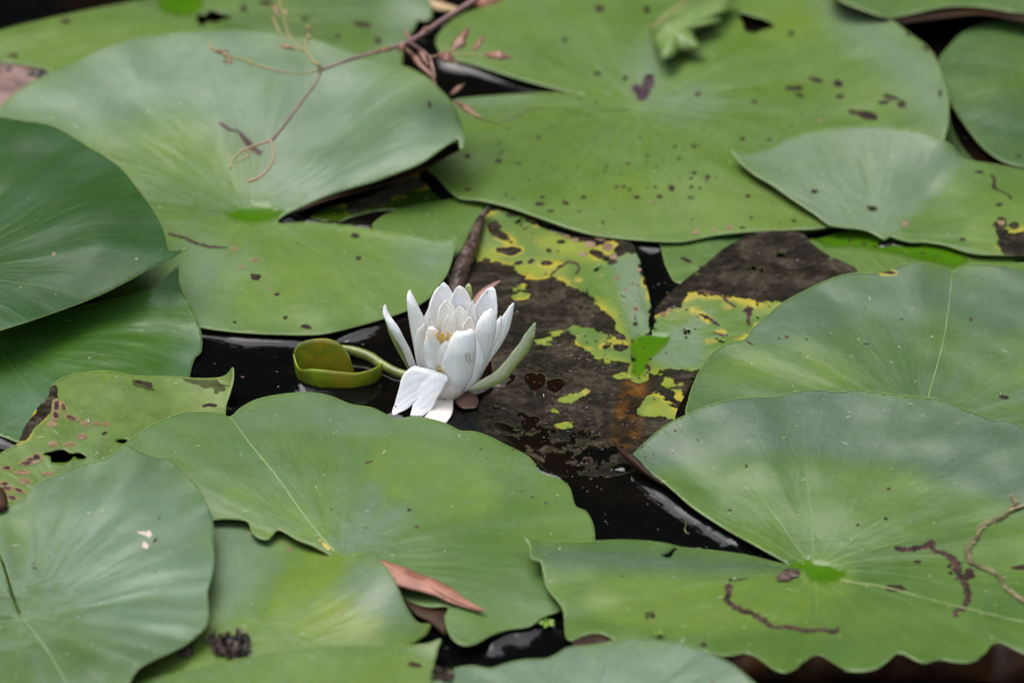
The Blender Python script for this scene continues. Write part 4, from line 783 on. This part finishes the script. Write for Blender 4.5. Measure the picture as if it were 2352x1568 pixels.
# droplets and grime on the petals
V = []; F = []
def blob(c, r, V, F, sq=0.7, seg=8):
    i0 = len(V); c = Vector(c)
    for j in range(1, 4):
        ph = math.pi*j/4
        for k in range(seg): an = 2*math.pi*k/seg; V.append(c+Vector((math.cos(an)*math.sin(ph)*r*random.uniform(.85, 1.15), math.sin(an)*math.sin(ph)*r*random.uniform(.85, 1.15), math.cos(ph)*r*sq)))
    V.append(c+Vector((0, 0, r*sq))); V.append(c-Vector((0, 0, r*sq))); t, b = len(V)-2, len(V)-1
    for k in range(seg):
        F.append((t, i0+k, i0+(k+1) % seg)); F.append((b, i0+2*seg+(k+1) % seg, i0+2*seg+k))
        for j in range(2): F.append((i0+j*seg+k, i0+(j+1)*seg+k, i0+(j+1)*seg+(k+1) % seg, i0+j*seg+(k+1) % seg))
deps = bpy.context.evaluated_depsgraph_get(); deps.update()
pb = []
for ch in fl.children:
    if ch.type == 'MESH' and ch.name.startswith(('petal', 'sepal')):
        pb.append(BVHTree.FromPolygons([ch.matrix_world@v.co for v in ch.data.vertices], [tuple(p.vertices) for p in ch.data.polygons]))
def castf(u, v):
    d = Vector(rays(u, v)).normalized(); best = None
    for bv in pb:
        h = bv.ray_cast(Vector(CAM), d)
        if h[0] is not None and (best is None or h[3] < best[3]): best = h
    return best
n = N('water_drop'); n.p(Base_Color=(1, 1, 1), Roughness=0.0, IOR=1.33); n.b.inputs['Transmission Weight'].default_value = 1.0; M_drop = n.m
for (x, y, r) in [(690,545,18),(745,470,14),(630,690,20),(510,770,16),(480,570,14),(610,560,16),(940,565,20),(968,540,14),(740,280,24),(770,330,18),(860,400,18),(1000,375,16),(910,345,12),(1160,500,20),(1265,490,14),(1105,445,12),(1225,375,18),(910,390,14),(1160,470,12)]:
    h = castf(*cf((x, y)))
    if h: blob(h[0], r*0.22797*0.2126e-3*0.8, V, F, 0.6)
o = obj('droplets', V, F, M_drop, fl); o['kind'] = 'stuff'
V = []; F = []
for (x, y, r) in [(1195,182,10),(615,450,10),(608,462,6),(1058,572,7),(275,1325,13),(770,1262,10),(785,1336,7),(750,1245,5),(300,1280,7),(905,600,5),(890,620,4),(1400,920,4),(1380,960,4),(1210,1048,7),(350,780,6),(370,850,6),(395,900,6),(340,740,5)]+[(random.gauss(1400,60),random.gauss(940,50),3) for _ in range(8)]+[(random.gauss(300,40),random.gauss(1310,50),3) for _ in range(10)]+[(random.gauss(940,90),random.gauss(570,40),3) for _ in range(14)]:
    h = castf(*cf((x, y)))
    if h: blob(h[0], r*0.22797*0.2126e-3, V, F, 0.6, 6)
o = obj('grime_specks', V, F, M_spot, fl); o['kind'] = 'stuff'
def hair(L, mt, nm, par, r=0.00012):
    tube(nm, [tuple(castf(*cf(p))[0]+Vector((0, -0.0003, 0.0002))) for p in L if castf(*cf(p))], [r]*sum(1 for p in L if castf(*cf(p))), mt, par, 5, 3)
hair([(985,790),(980,830),(1000,880),(1020,890)], M_spot, 'hair', fl); hair([(1010,785),(1015,840),(1030,870),(1050,885)], M_spot, 'hair', fl)

# flower stalk lying on the water
st = tube('flower_stalk', [tuple(W(u, v, z)) for u, v, z in ((782,797,4),(812,806,3.2),(850,820,2.2),(878,838,1.6),(910,855,1.2),(945,866,1.2),(975,880,1.5))], [0.0012,0.0024,0.0026,0.0024,0.0024,0.0023,0.002], M_petiole, None, 10)
tag(st, 'pale green stalk floating between the curled young leaf and the flower', 'stalk')
# ------------------------------------------------ curled young leaf
def at_base(u, v, ut, vt, lean=0.0):
    b = at_z(u, v, 0.0); t = at_y(ut, vt, b[1]+lean*0.001); return b-np.array([0, 0, 0.0005]), t
n = N('young_leaf'); P = n.pos(); f = n.noise(P, 60, 5); f2 = n.noise(P, 25, 3)
c = n.mix(n.ramp(f2, 0.4, 0.6), (0.19, 0.27, 0.008), (0.25, 0.21, 0.008)); c = n.mix(n.ramp(f, 0.45, 0.65), c, (0.11, 0.16, 0.005)); c = n.mix(n.ramp(n.noise(P, 190, 5), 0.56, 0.68, 0, 0.6), c, (0.17, 0.10, 0.01))
c = n.mix(n.ramp(n.voro(P, 260), 0.08, 0.14, 0.6, 0.0), c, (0.10, 0.07, 0.01))
n.p(Base_Color=c, Roughness=0.35); n.b.inputs['Subsurface Weight'].default_value = 0.15; n.b.inputs['Subsurface Radius'].default_value = (0.004, 0.006, 0.001); n.bump(f, 0.0005, 0.6)
yl = empty('young_leaf', tuple(at_z(780, 880, 0))); tag(yl, 'curled bright olive young leaf rising from the black water left of the flower', 'young leaf')
front = [(681,858,674,812,0),(688,876,682,838,0),(703,886,692,848,0),(722,893,716,847,0),(750,898,748,850,0),(780,899,785,854,0),(812,895,820,856,0),(842,888,848,850,0),(864,877,866,842,0),(876,862,878,834,0),(874,852,872,834,0)]
back = [(683,860,676,806,0),(692,858,684,792,1),(706,856,702,783,1),(726,856,730,778,1),(750,858,755,779,1),(772,860,778,788,1),(792,862,793,803,1),(806,864,803,822,0),(815,866,812,850,0)]
def wall(nm, rows, bow=0.0):
    A = []
    for r_ in rows: b, t = at_base(*r_); A.append(np.concatenate([b, t]))
    A = spline(A, False, 6); V = []; mm = 9
    for q in A:
        for k in range(mm):
            w = k/(mm-1); p = q[:3]*(1-w)+q[3:]*w; p = p+np.array([0, -bow*math.sin(w*math.pi)*0.001, 0]); V.append(p)
    F = [(i*mm+k, i*mm+k+1, (i+1)*mm+k+1, (i+1)*mm+k) for i in range(len(A)-1) for k in range(mm-1)]
    return solid(obj(nm, V, F, n.m, yl), 0.0007, 0)
wall('front_blade', front, 0.7); wall('back_blade', back, 0.0)
V = [];F = []

# ------------------------------------------------ dry leaves
M_dry = mat_plain('dry_leaf', (0.17, 0.062, 0.035), (0.34, 0.155, 0.105), 75, 0.55, 0.0012)
def leaf_on(name, label, cat, left, right, zl, lift, mat, cup=0.08, parent=None):
    o = surf(name, left, right, mat, 0, zl, cup, 'z', parent, 6, 9, 0.0004)
    if parent is None: tag(o, label, cat)
    return o
dl = leaf_on('dry_leaf', 'salmon-red dry leaf lying on the very large front pad', 'dry leaf',
    [(872,1284),(896,1292),(930,1302),(960,1316),(990,1326),(1015,1338),(1040,1352),(1066,1372),(1090,1388),(1114,1401)],
    [(874,1290),(890,1318),(905,1340),(940,1352),(975,1360),(1000,1368),(1030,1382),(1060,1392),(1090,1400),(1114,1403)], [11,11,11,11,10,9,8.5,8.2], 0, M_dry)
tube('midrib', [tuple(W(u, v, z)) for u, v, z in ((878,1290,11.6),(935,1325,12.4),(985,1345,11.8),(1040,1374,10.4),(1110,1401,8.8))], [0.0004]*5, mat_plain('dry_rib', (0.42,0.2,0.12)), dl, 6)
leaf_on('dry_leaf', 'small reddish brown dry leaf sticking up behind the flower', 'dry leaf', [(1084,706),(1086,690),(1098,672),(1118,658),(1148,644)], [(1100,712),(1110,694),(1122,678),(1134,662),(1150,645)], [6,8,10,12], 0, mat_plain('dry_leaf_b', (0.17,0.08,0.065),(0.25,0.13,0.11),60,0.5,0.0006), 0.2)
leaf_on('dry_leaf', 'pale straw-coloured dead blade at the top edge beside the twig', 'dry leaf', [(972,-10),(1000,2),(1030,12),(1060,22)], [(975,14),(1000,24),(1030,26),(1062,26)], [3,3], 0, mat_plain('straw', (0.45,0.33,0.17),(0.36,0.25,0.12),60,0.6), 0.2)
M_orb = mat_plain('orange_leaf', (0.24,0.07,0.02),(0.14,0.04,0.02),60,0.5)
leaf_on('dry_leaf', 'orange-brown dead leaf at the top edge right of the twig', 'dry leaf', [(1080,-30),(1110,-20),(1140,-14),(1170,-20)], [(1082,6),(1105,20),(1130,16),(1165,0)], [3,4], 0, M_orb, 0.2)
leaf_on('dry_leaf', 'rusty brown curled leaf poking in at the left edge below the spotted pad', 'dry leaf', [(-30,1120),(2,1120),(14,1136),(18,1158)], [(-30,1180),(0,1174),(10,1170),(17,1164)], [14,15], 0, M_under, 0.2)

# ------------------------------------------------ overhanging twig
M_tw = mat_plain('twig_bark', (0.13, 0.065, 0.065), (0.24, 0.15, 0.13), 90, 0.55); M_tg = mat_plain('tendril', (0.26, 0.24, 0.08), (0.30, 0.18, 0.11), 70, 0.5)
M_tl = mat_plain('twig_leaf', (0.17, 0.075, 0.050), (0.27, 0.15, 0.10), 110, 0.55)
tw = empty('dry_twig', tuple(W(735,162,58))); tag(tw, 'pinkish dry vine twig hanging over the upturned pad from the top edge', 'twig')
def wt(nm, L, r, mt, n=6, wob=0.06): return tube(nm, [tuple(W(*p)) for p in L], r, mt, tw, 7, n, wob)
wt('stem', [(1180,-70,80),(1090,0,74),(1020,45,70),(960,85,66),(930,100,64),(880,116,62),(800,138,60),(740,160,58)], [0.0018,0.0016,0.0015,0.0014,0.0013,0.0010,0.0009,0.0009], M_tw)
wt('branch', [(740,160,58),(700,168,57),(650,165,57),(600,153,58),(560,140,58),(520,128,60),(485,110,60),(482,92,62)], [0.0006,0.0005,0.0005,0.0006,0.0005,0.0007,0.0006,0.0003], M_tg)
wt('branch', [(738,160,58),(726,190,57),(700,225,55),(672,262,52),(645,298,50),(625,322,49)], [0.0008,0.0006,0.0006,0.0007,0.0007,0.0009], M_tw)
wt('tendril', [(625,322,49),(600,330,48),(565,342,46),(545,355,44),(533,370,43),(529,387,42)], [0.0007,0.0006,0.0006,0.0006,0.0005,0.0006], M_tg)
wt('tendril', [(565,343,46),(572,355,44),(560,365,43),(542,372,42)], [0.0005,0.0006,0.0005,0.0004], M_tg)
wt('tendril', [(623,322,49),(627,345,47),(628,365,45),(616,388,43),(598,406,41),(574,416,40),(570,410,40)], [0.0007,0.0005,0.0006,0.0005,0.0006,0.0007,0.0004], M_tg)
wt('branch', [(738,160,58),(722,144,59),(708,124,60),(690,108,61),(665,84,63),(652,40,66),(638,-10,70)], [0.0008,0.0008,0.0006,0.0004,0.0004,0.0004,0.0004], M_tg)
wt('branch', [(704,120,60),(704,96,62),(712,62,64)], [0.0004,0.0005,0.0008], M_tg)
wt('branch', [(700,118,60),(680,112,60),(660,110,60),(645,105,60)], [0.0004,0.0007,0.0009,0.0004], M_tg)
wt('branch', [(936,96,65),(962,112,62),(984,130,59),(992,150,57),(1000,178,55)], [0.0012,0.0009,0.0009,0.0009,0.0004], M_tw)
wt('branch', [(986,132,59),(1020,126,58),(1060,126,58),(1095,126,58),(1180,134,56)], [0.0006,0.0004,0.0004,0.0004,0.0003], M_tg)
wt('branch', [(1050,126,58),(1058,116,58),(1066,100,59)], [0.0003]*3, M_tg)
wt('branch', [(1086,126,58),(1092,112,58),(1096,104,58)], [0.0003]*3, M_tg)
wt('branch', [(1045,228,40),(1070,250,36),(1100,272,30),(1142,284,12)], [0.0003,0.0006,0.0004,0.0003], M_tg)
wt('branch', [(628,40,64),(640,70,63),(658,92,62)], [0.0008,0.0005,0.0003], M_tg)
def tleaf(a, b, w, z, mt=M_tl, jag=0.4):
    w = w*0.72
    a = np.array(a, float); b = np.array(b, float); t = b-a; nn = np.array([-t[1], t[0]])/np.linalg.norm(t); L, Rr = [], []
    for k, ww in enumerate((0.05, 0.55, 0.9, 1.0, 0.85, 0.55, 0.3, 0.03)):
        q = a+t*k/7; j1, j2 = 1+random.uniform(-jag, jag), 1+random.uniform(-jag, jag); L.append(q+nn*w*ww*j1); Rr.append(q-nn*w*ww*j2)
    return surf('leaf', L, Rr, mt, 0, [z, z+3, z+1], 0.25, 'z', tw, 3, 7, 0.00025)
tleaf((1036,122),(1082,58),18,58); tleaf((1086,118),(1116,80),9,58); tleaf((1108,124),(1180,134),11,57); tleaf((1006,122),(1052,146),15,58)
tleaf((930,108),(994,178),11,56); tleaf((962,112),(984,152),10,58); tleaf((980,140),(1002,196),6,52); tleaf((1034,218),(1068,192),7,46); tleaf((1040,232),(1108,272),9,38)
tleaf((900,112),(862,120),8,62); tleaf((930,70),(944,100),9,64); tleaf((966,72),(990,60),6,66); tleaf((930,100),(912,122),9,62)
tleaf((482,110),(505,122),6,60,M_tg); tleaf((510,126),(540,136),7,58,M_tg); tleaf((498,118),(530,118),4,61,M_tl); tleaf((512,140),(538,146),7,57,M_tl); tleaf((560,136),(590,152),5,58,M_tg); tleaf((700,72),(716,58),6,64,M_tg); tleaf((705,100),(712,70),6,62,M_tg); tleaf((640,104),(678,112),6,60,M_tg); tleaf((722,142),(740,156),7,59,M_tg); tleaf((628,10),(642,40),7,66,M_tl); tleaf((652,20),(664,44),6,66,M_tg)

# green jagged leaf hanging at the top
n = N('fresh_leaf'); P = n.pos(); f = n.noise(P, 70, 4); n.p(Base_Color=n.mix(f, (0.085, 0.155, 0.03), (0.15, 0.22, 0.06)), Roughness=0.5); n.bump(n.noise(P, 160, 3), 0.0012)
sh = empty('vine_shoot', tuple(W(1500,60,30))); tag(sh, 'fresh light green jagged leaf on a thin shoot at the top of the huge pad', 'vine shoot')
jl = [(1500,60),(1520,30),(1560,10),(1612,0),(1650,-10),(1690,-10),(1668,22),(1640,34),(1660,50),(1618,62),(1592,74),(1600,92),(1612,108),(1606,118),(1580,116),(1560,118),(1548,130),(1518,136),(1512,118),(1502,100),(1498,80)]
out = resample(spline(jl, True, 3), 5); cc = np.array((1548,70.)); V = [W(cc[0], cc[1], 17)]; k = len(out)
for t_ in (0.35, 0.7, 1.0):
    for i, q in enumerate(out):
        p = cc+(q-cc)*t_; an = i/k*2*math.pi; V.append(W(p[0], p[1], 17-4*t_*t_+1.2*math.sin(an*5)*t_))
F = [(0, 1+i, 1+(i+1) % k) for i in range(k)]+[(1+j*k+i, 1+(j+1)*k+i, 1+(j+1)*k+(i+1) % k, 1+j*k+(i+1) % k) for j in range(2) for i in range(k)]
solid(obj('leaf', V, F, n.m, sh), 0.0004, 0)
tube('shoot_stem', [tuple(W(*p)) for p in ((1640,-60,26),(1590,-15,22),(1540,30,19),(1500,62,17),(1488,60,16))], [0.0008,0.0007,0.0006,0.0005,0.0005], M_tg, sh)
def leaf2(a, b, w, z, mt, par, nm='leaf'):
    a = np.array(a, float); b = np.array(b, float); t = b-a; nn = np.array([-t[1], t[0]])/np.linalg.norm(t); L, Rr = [], []
    for k_, ww in enumerate((0.05, 0.6, 0.95, 1.0, 0.8, 0.4, 0.03)): q = a+t*k_/6; L.append(q+nn*w*ww); Rr.append(q-nn*w*ww*random.uniform(.8, 1.2))
    return surf(nm, L, Rr, mt, 0, [z, z+2], 0.2, 'z', par, 3, 7, 0.0003)

# ------------------------------------------------ fibrous root across the right-front pad
rt = empty('root_strand', tuple(W(2240,1290,14))); tag(rt, 'pale fibrous strand of root lying across the lower right pad', 'root strand')
M_rt = mat_plain('root', (0.34, 0.29, 0.16), (0.16, 0.11, 0.06), 120, 0.8, 0.001)
def on(u, v, dz=0.0008):
    h = cast(pI, u, v); return tuple((h[0]+Vector((0, 0, dz))) if h else W(u, v, 14))
rp = [(2326,1142),(2332,1160),(2318,1176),(2296,1194),(2262,1206),(2250,1218),(2242,1240),(2222,1262),(2226,1278),(2228,1294),(2256,1306),(2290,1322),(2310,1352),(2336,1372),(2352,1384),(2380,1400)]
tube('strand', [on(*p, 0.0004) for p in rp], [0.0003,0.0004,0.0002,0.0005,0.0002,0.0005,0.0003,0.0003,0.0007,0.0003,0.0005,0.0003,0.0005,0.0003,0.0003,0.0002], M_rt, rt, 7, 8, 0.45)
tube('strand', [on(2318,1176), on(2340,1168), on(2360,1162)], [0.0008]*3, M_rt, rt, 6, 4, 0.3)
V = []; F = []
sp_ = spline(np.array(rp, float), False, 14)
def hairq(a, b, w, V, F):
    a, b = Vector(a), Vector(b); s = (b-a).cross(Vector((0, 0.5, 0.85))).normalized()*w; i0 = len(V)
    V += [a+s, a-s, b-s*0.3+Vector((0, 0, w)), b+s*0.3+Vector((0, 0, w)), (a+b)/2+Vector((0, 0, w*2))]; F += [(i0, i0+1, i0+4), (i0+1, i0+2, i0+4), (i0+2, i0+3, i0+4), (i0+3, i0, i0+4)]
for q in sp_:
    for _ in range(4):
        an = random.uniform(0, 6.28); l = random.uniform(4, 13); hairq(on(q[0], q[1]), on(q[0]+math.cos(an)*l, q[1]+math.sin(an)*l*0.7, 0.001), 0.00018, V, F)
obj('root_hairs', V, F, M_rt, rt, False)['kind'] = 'stuff'

# ------------------------------------------------ debris clumps
M_crumb = mat_plain('crumb', (0.012, 0.007, 0.007), (0.10, 0.060, 0.045), 160, 0.22, 0.002)
def clump(label, u, v, w, h, npc, pd=None):
    c = cast_any(u, v); e = empty('debris_clump', tuple(c[0] if c else W(u, v, 2))); tag(e, label, 'debris', None); V = []; F = []
    for k in range(npc):
        uu, vv = u+random.uniform(-w, w), v+random.uniform(-h, h); hh = cast_any(uu, vv); b = (hh[0] if hh else W(uu, vv, 1))
        an = random.uniform(0, 6.28); s = random.uniform(0.0010, 0.0036)*(w/50)**0.5; tl = random.uniform(0.12, 0.5)
        ax = Vector((math.cos(an), math.sin(an), random.uniform(-.3, .9))).normalized(); ay = ax.cross(Vector((random.uniform(-.5,.5), -0.6, 1)).normalized()).normalized()
        cc_ = b+Vector((0, 0, random.uniform(0.0005, 0.0045)*w/50)); i0 = len(V); m_ = 7; V.append(cc_+ax.cross(ay)*s*0.5)
        for q in range(m_): a_ = 2*math.pi*q/m_; V.append(cc_+(ax*math.cos(a_)+ay*math.sin(a_)*tl)*s*random.uniform(0.7, 1.3)*1.3)
        F += [(i0, i0+1+q, i0+1+(q+1) % m_) for q in range(m_)]
    o = obj('crumbs', V, F, M_crumb, e, False); o['kind'] = 'stuff'; solid(o, 0.0002, 0)
    return e
clump('shiny dark brown crumpled debris on the yellow-green pad near the bottom', 528, 1488, 40, 22, 95)
clump('small dark brown crumpled bit beside the blue-grey pad near the bottom', 428, 1500, 14, 12, 26)
clump('tiny pinkish brown crumb on the lower right pad', 1492, 1414, 9, 5, 10)
clump('dark rotten crumbs between the two bottom pads beside the black water', 1015, 1552, 20, 12, 34)
rl = tube('rootlet', [tuple(W(*p)) for p in ((1488,1136,0.6),(1530,1152,0.5),(1580,1178,0.4),(1625,1208,0.5),(1680,1236,0.5),(1730,1246,0.4))], [0.00012,0.0002,0.0002,0.00018,0.0002,0.0001], M_tw, None, 5)
tag(rl, 'thin brown rootlet floating on the black water right of centre', 'rootlet')
rl = tube('rootlet', [tuple(W(*p)) for p in ((1572,1192,0.5),(1576,1202,1.2),(1573,1214,1.4),(1576,1222,0.8),(1584,1225,0.5))], [0.0001,0.00014,0.0002,0.0003,0.0002], M_petiole, None, 5)
tag(rl, 'tiny hooked pale seedling standing in the black water right of centre', 'seedling')
# tiny floating plants
def duck(label, u, v, s, z=0.8):
    e = empty('floating_plant', tuple(W(u, v, z))); tag(e, label, 'floating plant', 'tiny floating plants')
    for k in range(5):
        a = k*1.35+s; leaf2((u, v), (u+math.cos(a)*s*1.5, v+math.sin(a)*s*0.9), s*0.4, z, mat_duck, e)
mat_duck = mat_plain('duckweed', (0.16, 0.26, 0.04), (0.10, 0.2, 0.02), 90, 0.45)
duck('tiny green floating plant on the black water at the bottom', 1256, 1430, 13)
duck('small green plantlet stranded on the lower right pad', 1512, 1450, 9, 11)

# ------------------------------------------------ scattered specks on pads and water
n = N('speck'); n.p(Base_Color=(0.50, 0.53, 0.40), Roughness=0.6); M_speck = n.m
V = []; F = []
for k in range(520):
    u, v = random.uniform(5, 2347), random.uniform(5, 1563)
    if v < 700 and random.random() < 0.5: continue
    h = cast_any(u, v)
    if not h: 
        if random.random() < 0.4: continue
        p = W(u, v, 0.4); nrm = Vector((0, 0, 1))
    else: p, nrm = h[0], h[1]
    an = random.uniform(0, math.pi); l = random.choice((0.0002, 0.0003, 0.0003, 0.0005, 0.0008, 0.0016))*random.uniform(.7, 1.2); w = 0.00016 if l > 0.0006 else 0.0002
    d = Vector((math.cos(an), math.sin(an), 0)); q = nrm.cross(d).normalized(); p = p+nrm*0.0003; i0 = len(V)
    V += [p-d*l-q*w*.4, p-q*w+nrm*w, p+d*l*0.9-q*w*.3, p+d*l+q*w*.3, p+q*w+nrm*w, p-d*l+q*w*.5]; F += [(i0, i0+1, i0+4, i0+5), (i0+1, i0+2, i0+3, i0+4)]
tag(obj('seed_fluff', V, F, M_speck, None, False), 'scattered pale seed fluff on the pads', kind='stuff')
V = []; F = []
for k in range(420):     # dark fine litter, thicker on the rotten pad and open water
    u, v = (random.gauss(1330, 110), random.gauss(900, 110)) if k < 260 else (random.uniform(400, 2000), random.uniform(700, 1500))
    h = cast_any(u, v)
    if h and k >= 260: continue
    p, nrm = (h[0], h[1]) if h else (W(u, v, 0.3), Vector((0, 0, 1)))
    s = random.uniform(0.0003, 0.0009); i0 = len(V); p = p+nrm*0.0003
    for q in range(6): a = q*math.pi/3; V.append(p+Vector((math.cos(a)*s*random.uniform(.5, 1.3), math.sin(a)*s*random.uniform(.5, 1.3), random.uniform(0, .0003))))
    F.append(tuple(range(i0, i0+6)))
tag(obj('pond_litter', V, F, M_crumb, None, False), 'fine brown litter on the rotten pad and water', kind='stuff')
print('pads', len(PADS), 'tris', sum(len(o.data.polygons) for o in bpy.data.objects if o.type == 'MESH'))
